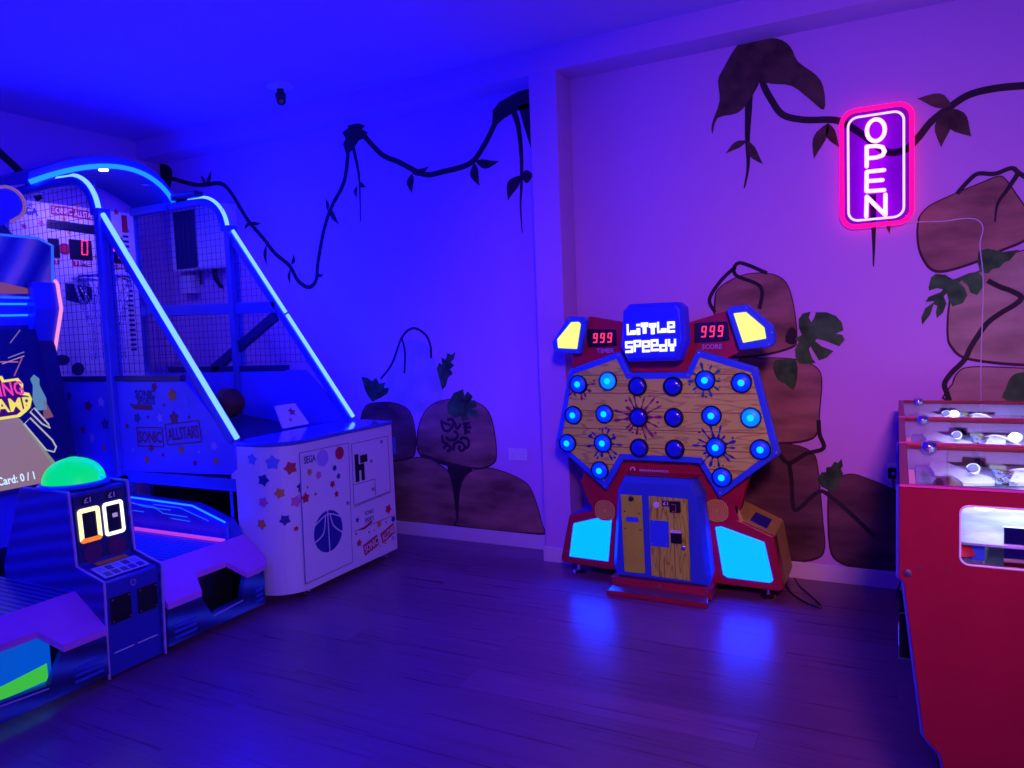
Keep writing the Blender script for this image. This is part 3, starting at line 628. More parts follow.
# basketball emblem
c = fp(328, 531); R = .128; em = MB(); ff.poly(em, disc(R, 40, c[0], c[1]), 0, .0055); emo = em.build('ball_emblem', P_DBLUE, door)
lm = MB()
def arcb(pts, w=.008):
    P = smooth([V((c[0] + a * R, c[1] + b * R, 0)) for a, b in pts], 6)
    for p, q in zip(P[:-1], P[1:]): lm.bar(ff.p(p.x, p.y, .006), ff.p(q.x, q.y, .006), w, .0012, ff.n)
arcb([(0, -1), (0, 1)]); arcb([(-1, .45), (0, .82), (1, .45)]); arcb([(-.95, -.3), (-.35, .0), (-.15, .85)], .008); arcb([(.95, -.3), (.35, .2), (.15, .85)], .008)
lm.build('emblem_line', PL_WHITE, emo)
ftext(369, 512, .095, .028, 'SONIC', P_NAVY, parent=ticket); ftext(369, 519, .095, .028, 'SPORTS', P_NAVY, parent=ticket)
pm = MB(); c = fp(364, 526); ff.poly(pm, [(c[0] - .08, c[1] - .01), (c[0], c[1] - .022), (c[0] + .08, c[1] + .002), (c[0] + .08, c[1] + .02), (c[0], c[1] - .005)], 0, .004); pm.build('printed_swoosh', P_RED, ticket)
pm = MB(); c = fp(357, 520); ff.poly(pm, star(.022, c[0], c[1]), 0, .004); pm.build('printed_star', P_DBLUE, ticket)
ftext(371, 545, .14, .05, 'SONIC', WHITE, .22, P_RED); ftext(388, 533, .14, .05, 'ALLSTARS', WHITE, .26, P_RED)
for x, y, r, m in [(359, 543, .035, P_RED), (388, 509, .05, P_RED), (379, 524, .035, P_ORANGE), (393, 519, .035, P_DBLUE), (369, 532, .012, P_RED), (356, 534, .012, P_RED), (374, 530, .01, P_PINK), (386, 522, .01, P_NAVY),
                   (393, 538, .03, P_LILAC), (380, 546, .012, P_LILAC), (368, 551, .014, P_DBLUE), (385, 543, .008, P_NAVY), (309, 472, .034, P_ORANGE), (318, 475, .04, P_PINK), (305, 498, .05, P_RED), (315, 494, .016, P_RED), (307, 487, .012, P_RED),
                   (334, 468, .03, P_NAVY), (332, 484, .035, P_RED), (336, 494, .03, P_RED), (338, 476, .03, P_TEAL)]:
    c = fp(x, y); pm = MB(); ff.poly(pm, star(r * .7, c[0], c[1], 5, rr.random() * 2, .66), 0, .0055 if x < 345 else .004); pm.build('printed_star', m, door if x < 345 else bb)
# prints on the rounded corner: each wraps the curve
def on_corner(y_a, z):
    """point of the rounded corner by arc length y_a measured back from the flat front"""
    r = .2; t = y_a / r
    if t < PI / 2: return V((-3.30 + r * math.cos(t), YA + r - r * math.sin(t), z)), V((math.cos(t), -math.sin(t), 0))
    return V((-3.30 - (y_a - r * PI / 2), YA, z)), V((0, -1, 0))
for s, z, r, m in [(.10, .80, .055, P_RED), (.035, .68, .05, P_DBLUE), (.17, .66, .045, P_ORANGE), (.08, .60, .05, P_PINK), (.03, .52, .032, P_ORANGE), (.15, .50, .045, P_DBLUE), (.09, .44, .022, P_RED), (.26, .74, .05, P_DBLUE),
                   (.27, .61, .045, P_PINK), (.29, .48, .045, P_ORANGE), (.33, .86, .05, P_BLUE), (.20, .84, .06, P_BLUE), (.03, .75, .014, P_RED), (.06, .66, .010, P_RED)]:
    mb = MB(); vs = []; pts = star(r * .78, 0, 0, 5, z * 9, .66)
    cpt, cn = on_corner(s, z); vs = [cpt + cn * .0016]
    for a, b in pts:
        p, nn = on_corner(max(0.0, s - a), z + b); vs.append(p + nn * .0016)
    k = len(pts); mb.add(vs, [[0, 1 + i, 1 + (i + 1) % k] for i in range(k)]); mb.build('printed_star', m, bb)
# small sign card standing on the counter
cardm = MB().prism([V((-3.60, 3.62, .957)), V((-3.60, 3.86, .957)), V((-3.70, 3.84, 1.10)), V((-3.70, 3.66, 1.10))], (-.02, 0, 0))
card = cardm.build('instruction_card', PL_WHITE, bb, bevel=0.003)
cf = Fr(V((-3.65, 3.745, 1.03)), (0, 1, 0), (-.1, 0, .143)); pm = MB(); cf.poly(pm, star(.035, .02, .025, 5, .2, .6), 0, .0015); pm.build('printed_star', P_RED, card)
pm = MB(); cf.poly(pm, star(.02, -.03, -.035, 5, .2, .6), 0, .0015); pm.build('printed_star', P_ORANGE, card)
MB().box(-3.13, YE + .04, .72, -3.10, YE + .06, .83).build('hinge', FR_BLUE, bb)

# ================================================================== BOWLING MACHINE
bw = thing('bowling_machine', (-4.2, 2.2, 0), 'two lane bowling arcade machine with glowing screen tower and green dome on its centre console', 'arcade machine')
XB0 = -3.25
XE, XA = -3.42, -3.20
def lane(y0, y1, inner, outer, lit):
    """one lane between y0 and y1; inner = side of the console, outer = the curb side"""
    sg = 1 if outer > inner else -1
    yo = y1 if sg > 0 else y0
    ow = yo - sg * .07
    MB().box(-5.3, y0, .06, -3.52, y1, .34).build('lane_body', NAVY, bw)
    a, b = sorted((inner, ow - sg * .07))
    MB().box(-4.75, a, .34, XE, b, .405).build('lane_surface', LANE, bw)
    # gutter with its glowing edge
    g0, g1 = sorted((ow - sg * .07, ow)); MB().box(-4.75, g0, .34, XE, g1, .38).build('gutter', APRON, bw)
    MB().bar((-4.75, ow - sg * .075, .412), (XE, ow - sg * .075, .412), .022, .014).build('led_strip', LED_MAG, bw)
    # curb: rises with the lane, then drops towards the front
    prof = [(-4.9, .34), (-4.9, .60), (-3.75, .575), (-3.48, .495), (XE, .42), (XE, .34)]
    c0 = MB(); c0.prism([(x, ow, z) for x, z in prof], (0, yo - ow, 0)); cb = c0.build('curb', PL_BLUE, bw, bevel=0.003)
    l_ = MB(); yy = ow - sg * .004
    l_.tube([(-4.85, yy, .597), (-3.75, yy, .573), (-3.48, yy, .495)], .005, 6)
    cf_ = MB()
    for k, pts in enumerate([[(-4.85, .570), (-4.35, .560), (-4.2, .535), (-3.95, .53)], [(-4.85, .535), (-4.5, .530), (-4.4, .55), (-4.1, .54), (-4.02, .505), (-3.8, .50)], [(-4.6, .505), (-4.2, .50)], [(-4.1, .555), (-3.86, .552), (-3.62, .492)], [(-3.95, .48), (-3.78, .475)]]):
        cf_.tube([(x, yy, z) for x, z in pts], .0022, 5)
    l_.build('led_strip', LED_CYAN2, cb); cf_.build('led_tracery', LED_BLUE, cb)
    MB().tube([(-3.46, yy - sg * .01, .48), (-3.45, yy - sg * .02, .41)], .011, 8).build('curb_cap', PL_BLUE2, cb)
    # apron: slopes from lane end to front edge, chamfered outer corner
    yc = yo
    rim = [(XE, inner), (XA, inner), (XA, yo - sg * .08), (-3.27, yo - sg * .05), (-3.36, yo), (XE, yo)]
    def zt(x): return .41 - (x - XE) / .225 * .085
    hc0, hc1 = sorted((inner + sg * .20, inner + sg * .50))
    n = len(rim); mb = MB()
    lowz = lambda x: zt(x) - .075 if x > XA - .06 else zt(x) - .045
    ap = [(XE, inner, .41), (XA, inner, .26)] + [(XA, hc0, .265)]
    hole_in = XA - .10
    # strip grid in y, with the scoop cut in the middle
    ysn = sorted([inner, yo]); cuts = sorted({ysn[0], ysn[1], hc0, hc1, hc0 + .05, hc1 - .05})
    def frontx(y):
        d_ = abs(yo - y)
        return XA if d_ > .10 else XA - .012 * (1 - (d_ - .03) / .07) if d_ > .03 else XA - .012 - .05 * (1 - d_ / .03)
    ysn = sorted(set([round(v, 4) for v in list(cuts) + [yo - sg * .10, yo - sg * .03]]))
    for p, q in zip(ysn[:-1], ysn[1:]):
        inhole = p >= hc0 - 1e-3 and q <= hc1 + 1e-3
        def fx(y):
            x = frontx(y)
            if not inhole: return x
            return hole_in if hc0 + .045 < y < hc1 - .045 else frontx(y)
        xa, xb = fx(p), fx(q); za, zb = .41 - (xa - XE) * .66, .41 - (xb - XE) * .66
        mb.add([(XE, p, .41), (xa, p, za), (xb, q, zb), (XE, q, .41), (XE, p, .36), (xa, p, za - .03), (xb, q, zb - .03), (XE, q, .36)],
               [[0, 1, 2, 3], [4, 7, 6, 5], [0, 4, 5, 1], [1, 5, 6, 2], [2, 6, 7, 3], [3, 7, 4, 0]])
    mb.build('apron', APRON, bw)
    # front fascia with the scoop opening
    fz0, fz1 = .045, .235
    pts = [(inner, fz0), (yo - sg * .06, fz0), (yo - sg * .06, .245), (hc1 if sg > 0 else hc0, .25)]
    h0, h1 = (hc0, hc1) if sg > 0 else (hc1, hc0)
    pts += [(h1 - sg * .035, .13), (h0 + sg * .065, .115), (h0, .235), (inner, .24)]
    mb = MB(); mb.prism([(XA - .012, y, z) for y, z in pts], (-.03, 0, 0)); mb.prism([(XA - .045, yo - sg * .06, fz0), (XA - .012, yo - sg * .06, fz0), (XA - .07, yo, fz0), (XA - .12, yo, fz0)], (0, 0, .205))
    mb.build('fascia', FASCIA, bw)
    mb = MB()
    mb.bar((XA - .009, h0 + sg * .07, .103), (XA - .009, h1 - sg * .03, .118), .004, .006); mb.build('trim_line', P_LILAC, bw)
    # ribs low on the fascia
    for k in range(3): mb = MB().bar((XA - .008, h1 + sg * .06, .08 + k * .028), (XA - .008, yo - sg * .08, .08 + k * .03), .012, .012); mb.build('fascia_rib', PL_BLUE, bw)
    for k in range(3): mb = MB().bar((XA - .008, inner + sg * .03, .08 + k * .028), (XA - .008, inner + sg * .16, .08 + k * .028), .012, .012); mb.build('fascia_rib', PL_BLUE, bw)
    hp = sorted((h0, h1)); MB().box(XA - .17, hp[0] - .02, .06, XA - .14, hp[1] + .02, .34).build('ball_return', BLACK if not lit else lamp('lit_ball_return_screen', (0.0, 0.10, 0.75), 0.8), bw)
    if lit:
        MB().prism([(XA - .135, hp[0], .085), (XA - .135, hp[1], .085), (XA - .135, hp[1], .16), (XA - .135, hp[0], .13)], (-.004, 0, 0)).build('lit_strip', lamp('lit_green_strip', (0.05, 0.55, 0.06), 0.9), bw)
    # rear of the lane
    MB().box(-5.3, y0, .34, -4.75, y1, .46).build('lane_end', NAVY, bw)
lane(2.37, 3.062, 2.37, 3.062, False)
lane(1.355, 2.05, 2.05, 1.355, True)
for y in (2.9, 1.45): MB().box(-3.50, y, 0, -3.46, y + .04, .06).build('foot', BLACK, bw)
# centre console
prof = [(-3.245, .012), (-3.225, .46), (-3.42, .512), (-3.437, .862), (-3.80, .862), (-3.99, .46), (-3.99, .012)]
console = MB().prism([(x, 2.07, z) for x, z in prof], (0, .28, 0)).build('console', mat('console_blue', (0.02, 0.03, 0.42), 0.35), bw, bevel=0.006)
for y in (2.05, 2.348):
    MB().prism([(x + (.012 if x > -3.5 else 0), y, z + (.01 if z > .4 else 0)) for x, z in prof], (0, .022, 0)).build('console_side', SIDE_STR, console, bevel=0.003)
    P = [V((x + .014, y + .011, z + .012 if z > .4 else z)) for x, z in prof[:5]]
    MB().tube(P, .006, 6).build('edge_trim', P_LILAC, console)
# score display on the upright face
cu = V((-.017, 0, .35)).normalized(); df = Fr(V((-3.4285, 2.21, .687)) + V((.003, 0, 0)), (0, 1, 0), cu)
MB().prism([df.p(a, b, -.004) for a, b in [(-.13, -.155), (.13, -.155), (.13, .16), (-.13, .16)]], df.n * .008).build('display_panel', NAVY, console)
def ringdigit(cx, cy, w, h, t, mats):
    dm_ = MB(); 
    R_o = rrect(cx - w / 2, cy - h / 2, cx + w / 2, cy + h / 2, .018); R_i = rrect(cx - w / 2 + t, cy - h / 2 + t, cx + w / 2 - t, cy + h / 2 - t, .006)
    k = len(R_o); vs = [df.p(a, b, .009) for a, b in R_o] + [df.p(a, b, .009) for a, b in R_i]
    for i in range(k):
        mid = (R_o[i][1] + R_o[(i + 1) % k][1]) / 2
        dm_.cur = 1 if mid < cy - h / 2 + .012 and R_o[i][0] != R_o[(i + 1) % k][0] and len(mats) > 1 else 0
        dm_.add([vs[i], vs[(i + 1) % k], vs[k + (i + 1) % k], vs[k + i]], [[0, 1, 2, 3]])
    q = dm_.build('score_digit', mats, console)
    b_ = MB(); b_.prism([df.p(a, b, .002) for a, b in R_i], df.n * .004); b_.build('digit_window', BLACK, q)
    return q
ringdigit(-.063, .015, .112, .165, .022, [LIT_WARM, LIT_ORANGE]); ringdigit(.06, .018, .108, .165, .018, [LIT_WHITE])
MB().prism([df.p(a, b, .006) for a, b in [(.055, .02), (.08, .02), (.08, .04), (.055, .04)]], df.n * .003).build('lit_mark', lamp('lit_lilac_mark', (.5, .35, .9), .7), console)
for cx in (-.062, .06):
    l_ = MB(); df.poly(l_, [(cx - .03, .113), (cx + .03, .113), (cx + .03, .15), (cx - .03, .15)], .003, .006); q = l_.build('price_label', BLACK, console)
    t_ = MB(); text(t_, '£1', df, cx, .132, .034, .026, .0075); t_.build('lettering', WHITE, q)
    l_ = MB(); df.poly(l_, disc(.048, 20, cx, -.118), .003, .008); l_.build('speaker_grille', mat('maroon_grille', (0.10, 0.01, 0.10), 0.6, bump=0.5, bscale=200), console)
# sloping shelf with printed keys
su = V((-.195, 0, .052)).normalized(); shf = Fr(V((-3.322, 2.21, .487)) + V((.002, 0, .006)), (0, 1, 0), su)
l_ = MB(); shf.poly(l_, [(-.115, -.07), (.115, -.07), (.115, .045), (-.115, .045)], 0, .002); kp = l_.build('key_panel', P_LILAC, console)
for i in range(5):
    l_ = MB(); x = -.10 + i * .042; shf.poly(l_, [(x, -.06), (x + .032, -.06), (x + .032, -.02), (x, -.02)], .002, .003); l_.build('printed_key', P_DBLUE, kp)
    l_ = MB(); shf.poly(l_, [(x, -.01), (x + .032, -.01), (x + .032, .03), (x, .03)], .002, .003); l_.build('printed_key', P_DBLUE if i % 2 else P_BLUE, kp)
l_ = MB(); shf.poly(l_, [(-.07, .055), (.09, .055), (.09, .085), (-.07, .085)], 0, .002); l_.build('printed_strip', P_ORANGE, console)
# lower front: emblem, two coin units, pale line
lf = Fr(V((-3.234, 2.21, .25)), (0, 1, 0), V((.02, 0, .448)).normalized())
lf.o += lf.n * .002
for cx, cz in ((-.068, .085), (.072, .085)):
    l_ = MB(); lf.poly(l_, [(cx - .052, cz - .075), (cx + .052, cz - .075), (cx + .052, cz + .05), (cx - .052, cz + .05)], 0, .006); q = l_.build('coin_unit', BLACK, console, bevel=.002)
    for a, b in ((-.042, -.062), (.042, -.062), (-.042, .04), (.042, .04)): MB().lathe([(.005, 0), (.004, .003)], lf.p(cx + a, cz + b, .006), lf.n, 8).build('bolt', STEEL, q)
l_ = MB()
l_.tube([lf.p(.0 + .014 * math.cos(t), .175 + .014 * math.sin(t), .002) for t in [i * PI / 8 for i in range(16)]], .0016, 5, True); l_.bar(lf.p(-.005, .168, .002), lf.p(.006, .183, .002), .003, .002); l_.build('emblem', P_LILAC, console)
l_ = MB(); l_.bar(lf.p(-.11, -.13, 0), lf.p(-.01, -.13, 0), .002, .004); l_.bar(lf.p(.01, -.13, 0), lf.p(.12, -.13, 0), .002, .004); l_.build('printed_line', WHITE, console)
# green dome light
dome_c = V((-3.60, 2.20, .872))
d_base = MB().lathe([(.155, 0), (.158, .012), (.145, .022), (.0, .024)], dome_c, (0, 0, 1), 36).build('dome_base', PL_BLUE2, console, smooth=True)
pr = [(.138 * math.cos(t), .022 + .115 * math.sin(t)) for t in [i * PI / 2 / 9 for i in range(9)]] + [(.02, .138), (.0, .1385)]
MB().lathe(pr, dome_c, (0, 0, 1), 36).build('dome_lamp', LIT_GREEN, console, smooth=True)
MB().ball(dome_c + V((.12, .06, .03)), .012, 10).build('glowing_latch', LIT_CYAN, d_base)  # latch, no lamp: the lit panel's glow is put on it
# screen tower
def S_(y, s):  # s 0 bottom .. 1 top of the leaning screen face
    return V((-4.62 - .24 * s, y, .70 + .97 * s))
tower = MB().prism([(-4.74, 1.45, .70), (-5.15, 1.45, .42), (-5.25, 1.45, 1.85), (-4.99, 1.45, 1.85), (-4.93, 1.45, 1.70)], (0, 1.5, 0)).build('screen_tower', NAVY, bw, bevel=.004)
for y0, y1 in ((2.80, 2.97), (1.43, 1.60)):
    MB().prism([(-4.70, y0, .46), (-4.95, y0, 1.50), (-4.83, y0, 1.80), (-4.85, y0, 1.97), (-5.20, y0, 1.97), (-5.20, y0, .46)], (0, y1 - y0, 0)).build('tower_side', mat('tower_blue', (0.04, 0.08, 0.62), 0.3), tower, bevel=.006)
for y in (2.955, 1.445):
    MB().tube([(-4.86, y, 1.985), (-4.838, y, 1.96), (-4.818, y, 1.80), (-4.938, y, 1.50)], .011, 8).build('led_strip', LED_PINK, tower)
MB().prism([(-4.61, 1.6, .40), (-4.9, 1.6, .40), (-4.9, 1.6, .74), (-4.655, 1.6, .70)], (0, 1.2, 0)).build('lower_panel', PL_BLUE, tower, bevel=.004)
sfv = (S_(0, 1) - S_(0, 0)).normalized(); scf = Fr(S_(2.2, 0), (0, 1, 0), sfv); SH = (S_(0, 1) - S_(0, 0)).length
def em_mat(name, c, s=1.0): return lamp(name, c, s)
SC_BG = em_mat('screen_navy', (0.0, 0.0, 0.16), 0.7); SC_L = em_mat('screen_lane_tan', (0.33, 0.20, 0.24), 0.75); SC_E = em_mat('screen_lane_edge', (0.28, 0.30, 0.22), 0.8)
scr = MB().prism([scf.p(-.60, 0, -.03), scf.p(.60, 0, -.03), scf.p(.60, SH, -.03), scf.p(-.60, SH, -.03)], scf.n * .04).build('screen', SC_BG, tower)
def scp(x, y):
    """a point of the screen plane met by the measured sight line"""
    d = r_ * (x - 512) + d_ * (y - 384) + f_ * F_PX; t = (scf.o + scf.n * .01 - CAM).dot(scf.n) / d.dot(scf.n); p = CAM + d * t - scf.o
    return (p.dot(scf.u), p.dot(scf.v))
def spoly(pts, name, m, lay):
    a = MB(); scf.poly(a, pts, .009, .010 + .0006 * lay); return a.build(name, m, scr)
e0, e1 = scp(21, 420), scp(56, 468)
mir = lambda p: (-p[0], p[1])
spoly([(-.60, .03), (.60 - .05, .03), (e1[0], e1[1]), (e0[0], e0[1]), (e0[0] - .12, e0[1] + .14), (-e0[0], e0[1] + .14), (-.60, e0[1])], 'screen_lane', SC_L, 1)
spoly([(e0[0] - .02, e0[1] + .02), (e0[0], e0[1]), (.585, .03), (.555, .03)], 'screen_lane_edge', SC_E, 2)
for k, pts in enumerate([[(30, 418), (52, 440), (56, 447), (54, 452), (46, 450), (24, 424)], [(34, 408), (48, 424), (50, 428), (42, 424), (30, 412)]]):
    P = [scp(*p) for p in pts]; a = MB(); P3 = [scf.p(x, y, .012) for x, y in P]; a.tube(P3, .005, 6, True); a.build('screen_gutter', em_mat('screen_outline', (0.55, 0.55, 0.6), .8), scr)
# logo
LG0, LG1, LG2 = em_mat('logo_magenta', (0.85, 0.05, 0.35), 1.0), em_mat('logo_yellow', (0.9, 0.75, 0.08), 1.0), em_mat('logo_orange', (0.85, 0.35, 0.15), .9)
lo = [scp(*p) for p in [(2, 376), (4, 380), (18, 378), (23, 384), (23, 392), (29, 393), (32, 399), (30, 408), (26, 412), (20, 417), (0, 420)]]
lo_full = [(-.32, lo[0][1])] + lo + [(-.32, lo[-1][1] - .0)]
spoly(lo_full, 'logo_border', LG1, 3)
cxy = V((0.0, sum(p[1] for p in lo) / len(lo)))
spoly([(p[0] - (.016 if p[0] > 0 else -.016), p[1] + (.016 if p[1] < cxy[1] else -.016)) for p in lo_full], 'logo_field', em_mat('logo_dark', (0.05, 0.0, 0.12), .8), 4)
g0, g1 = scp(0, 398), scp(20, 384); t_ = MB(); hN = abs(g1[1] - g0[1]) * 1.1
rN = g1[0] + .01; wN = .38; text(t_, 'BOWLING', scf, rN - wN / 2, (g0[1] + g1[1]) / 2 + .012, wN, .088, .0145, 0); t_.build('logo_lettering', LG0, scr)
h0_, h1_ = scp(2, 412), scp(27, 396); t_ = MB(); text(t_, 'CHAMP', scf, h1_[0] - .16, (h0_[1] + h1_[1]) / 2 - .006, .35, .085, .0145, 0); t_.build('logo_lettering', LG1, scr)
b0 = scp(0, 482); b1 = scp(34, 475); t_ = MB(); text(t_, 'Coin Or Card: 0 / 1', scf, b1[0] - .20, (b0[1] + b1[1]) / 2, .40, .05, .0145, 0); t_.build('credit_lettering', em_mat('screen_text', (0.55, 0.75, 1.0), 1.2), scr)
# pin and light rays in the picture on the screen
c = scp(38, 393); spoly([(c[0] - .03, c[1] - .11), (c[0] + .03, c[1] - .11), (c[0] + .042, c[1] - .04), (c[0] + .02, c[1] + .05), (c[0] + .028, c[1] + .09), (c[0], c[1] + .12), (c[0] - .028, c[1] + .09), (c[0] - .02, c[1] + .05), (c[0] - .042, c[1] - .04)], 'screen_pin', em_mat('screen_pin_blue', (0.12, 0.28, 0.5), .8), 1)
for p, q, cc in [((2, 364), (24, 356), (0.6, .25, .3)), ((0, 362), (18, 362), (.5, .2, .3)), ((10, 343), (20, 330), (.2, .15, .3)), ((8, 358), (24, 352), (.25, .2, .4)), ((14, 376), (22, 358), (.4, .12, .2))]:
    a = MB(); a.bar(scf.p(*scp(*p), .012), scf.p(*scp(*q), .012), .006, .002, scf.n); a.build('screen_ray', em_mat('ray%.2f' % cc[0], cc, .8), scr)
c = scp(45, 405); spoly([(c[0] - .03, c[1] - .09), (c[0] + .035, c[1] - .08), (c[0] + .02, c[1] - .02), (c[0], c[1] + .05)], 'screen_pin_deck', em_mat('screen_pin_deck_brown', (.28, .1, .14), .7), 1)
# header box
hf = FX(-4.90)
hx = -4.90
def hp_(x, y): p = at(x, y, 0, hx); return (p.y, p.z)
R1 = [hp_(37.5, 238), hp_(52, 246), hp_(52.5, 290), hp_(37.5, 298)]
top, bot = R1[0][1], R1[3][1]
hd = [R1[0], R1[1], R1[2], R1[3], (4.4 - R1[3][0], bot), (4.4 - R1[2][0], R1[2][1]), (4.4 - R1[1][0], R1[1][1]), (4.4 - R1[0][0], top)]
HDM = mat('header_print', (0.02, 0.03, 0.5), 0.3); nt, b_ = nodes(HDM)
tc = N(nt, 'ShaderNodeTexCoord'); mp = N(nt, 'ShaderNodeMapping'); mp.inputs['Rotation'].default_value = (0.5, 0, 0); nt.links.new(tc.outputs['Object'], mp.inputs[0])
wv = N(nt, 'ShaderNodeTexWave', Scale=1.6, Distortion=3.0); wv.bands_direction = 'Y'; nt.links.new(mp.outputs[0], wv.inputs['Vector'])
rp = ramp(nt, [(0, (0.0, 0.0, 0.20)), (.6, (0.02, 0.02, 0.45)), (1, (0.12, 0.05, 0.6))]); nt.links.new(wv.outputs['Fac'], rp.inputs[0])
nt.links.new(rp.outputs[0], b_.inputs['Emission Color']); b_.inputs['Emission Strength'].default_value = .45; b_.inputs['Base Color'].default_value = (.02, .02, .2, 1)
a = MB(); hf.poly(a, hd, -.30, 0); header = a.build('header_box', HDM, tower, bevel=.004)
a = MB(); a.tube([hf.p(*p, .004) for p in hd], .008, 6, True); a.build('led_strip', LED_BLUE, header)
p0, p1 = hp_(0, 297), hp_(34, 297); a = MB(); hf.poly(a, [(p0[0] - .4, p0[1] + .02), (p1[0], p1[1] + .02), (p1[0] - .02, p1[1] + .05), (p0[0] + .02, p0[1] + .09), (p0[0] - .4, p0[1] + .10)], 0, .002); a.build('printed_band', lamp('header_warm_band', (.30, .08, .12), .6), header)
hf2 = FX(-4.90)
MB().box(-5.2, 1.60, 1.70, -4.93, 2.80, 1.95).build('neck_panel', mat('tower_blue', (0, 0, 0)), tower)
for pts in ([(5, 304), (32, 304), (35.5, 307)], [(4, 315.5), (30, 315), (35, 312.5)]):
    P = [V(at(x, y, 0, -4.925)) for x, y in pts]; P = [V((p.x, 4.4 - p.y, p.z)) for p in P[::-1]] + P
    a = MB(); a.tube(P, .007, 6); a.build('led_strip', LED_CYAN2, tower)
# pin shaped sign on top of the header
pc = hp_(8.5, 203); rad = .10
a = MB()
pin = [(2.2 + .05, top), (pc[0] + .02, pc[1] - rad * 1.1)] + [(pc[0] + rad * math.cos(t), pc[1] + rad * math.sin(t)) for t in [(-50 + i * 22) * PI / 180 for i in range(12)]] + [(2.2 - .25, top)]
pin = [(2.55, top), (hp_(11, 222)[0], hp_(11, 222)[1])] + [(pc[0] + rad * math.cos(t), pc[1] + rad * math.sin(t)) for t in [(-45 + i * 20) * PI / 180 for i in range(14)]] + [(2.40, pc[1] - .16), (2.2, top + .08), (2.15, top)]
hf.poly(a, pin, -.06, -.01); ps = a.build('pin_sign', mat('pin_sign_blue', (0.06, 0.08, 0.7), 0.35), header)
a = MB(); a.tube([hf.p(*p, -.005) for p in pin[1:-1]], .011, 6); a.build('sign_border', mat('sign_border_orange', (.55, .2, .15), .4, em=(.5, .2, .25), es=.35), ps)
a = MB(); hf.poly(a, [hp_(9, 221), hp_(22, 237), (2.3, hp_(22, 237)[1]), (2.3, hp_(0, 232)[1])], -.12, -.07); a.build('sign_backplate', NAVY, header)

# ================================================================== WHACK MACHINE
wm = thing('whack_machine', (-1.2, 4.2, 0), 'red and blue arcade machine with a button covered wood board and LITTLE SPEEDY sign', 'arcade machine')
YBD = 4.08
def B_(pts, y=YBD): return [(at(x, yy, 1, y).x, at(x, yy, 1, y).z) for x, yy in pts]
def inset(P, d):
    n = len(P); A = sum(P[i][0] * P[(i + 1) % n][1] - P[(i + 1) % n][0] * P[i][1] for i in range(n)); s = 1 if A > 0 else -1; out = []
    for i in range(n):
        p, c, q = V((*P[i - 1], 0)), V((*P[i], 0)), V((*P[(i + 1) % n], 0)); e0, e1 = (c - p).normalized(), (q - c).normalized()
        n0, n1 = V((-e0.y, e0.x, 0)) * s, V((-e1.y, e1.x, 0)) * s; m = (n0 + n1); m = m / max(.35, (1 + n0.dot(n1))); out.append((c.x + m.x * d, c.y + m.y * d))
    return out
board = B_([(617, 352), (568.4, 371), (555, 444), (605, 490), (621.8, 459), (697, 464.3), (718, 497.5), (780, 455), (756, 365.7), (694, 349.5), (684, 372.2), (628, 373)])
# make it mirror symmetric about the middle of the machine
xm = sum((min(p[0] for p in board), max(p[0] for p in board))) / 2
half = [board[0], board[1], board[2], board[3], board[4]]; pairs = [(0, 9), (1, 8), (2, 7), (3, 6), (4, 5), (11, 10)]
sym = list(board)
for a, b in pairs:
    dx = ((xm - board[a][0]) + (board[b][0] - xm)) / 2; z = (board[a][1] + board[b][1]) / 2
    sym[a] = (xm - dx, z); sym[b] = (xm + dx, z)
wf = FY(YBD)
a = MB(); wf.poly(a, sym, -.05, 0); bd = a.build('target_board', PL_BLUE2, wm, bevel=.008, seg=3)
inn = inset(sym, .035)
a = MB(); wf.poly(a, inn, 0, .002); wd = a.build('board_face', WOOD_B, bd)
WL[wd.name] = WL[bd.name]
for p in inset(sym, .016): MB().lathe([(.008, 0), (.006, .003), (.001, .004)], wf.p(p[0], p[1], .0), (0, -1, 0), 8).build('screw', STEEL, bd)
btn_px = [(578, 384.2, 1), (607.8, 381, 2), (637.3, 386.5, 0), (672.8, 386.5, 0), (705, 380.2, 1), (741.4, 382.7, 1), (573.2, 415.2, 1), (604.3, 414, 1), (638.3, 417.5, 0), (673.6, 417.7, 0), (711.4, 415.7, 1), (750.8, 417.7, 2),
          (567.4, 443.2, 1), (602.7, 443.2, 1), (639, 448, 0), (674.6, 449.2, 0), (715.7, 447.4, 1), (760.4, 449.5, 1), (599.7, 470.5, 1), (721.8, 477.4, 1)]
BTN_OFF_GLOW = mat('blue_button_glow_plastic', (0.01, 0.03, 0.55), 0.2, em=(0, 0, .6), es=.18, coat=1)  # unlit buttons, with a faint blue glow put into their material
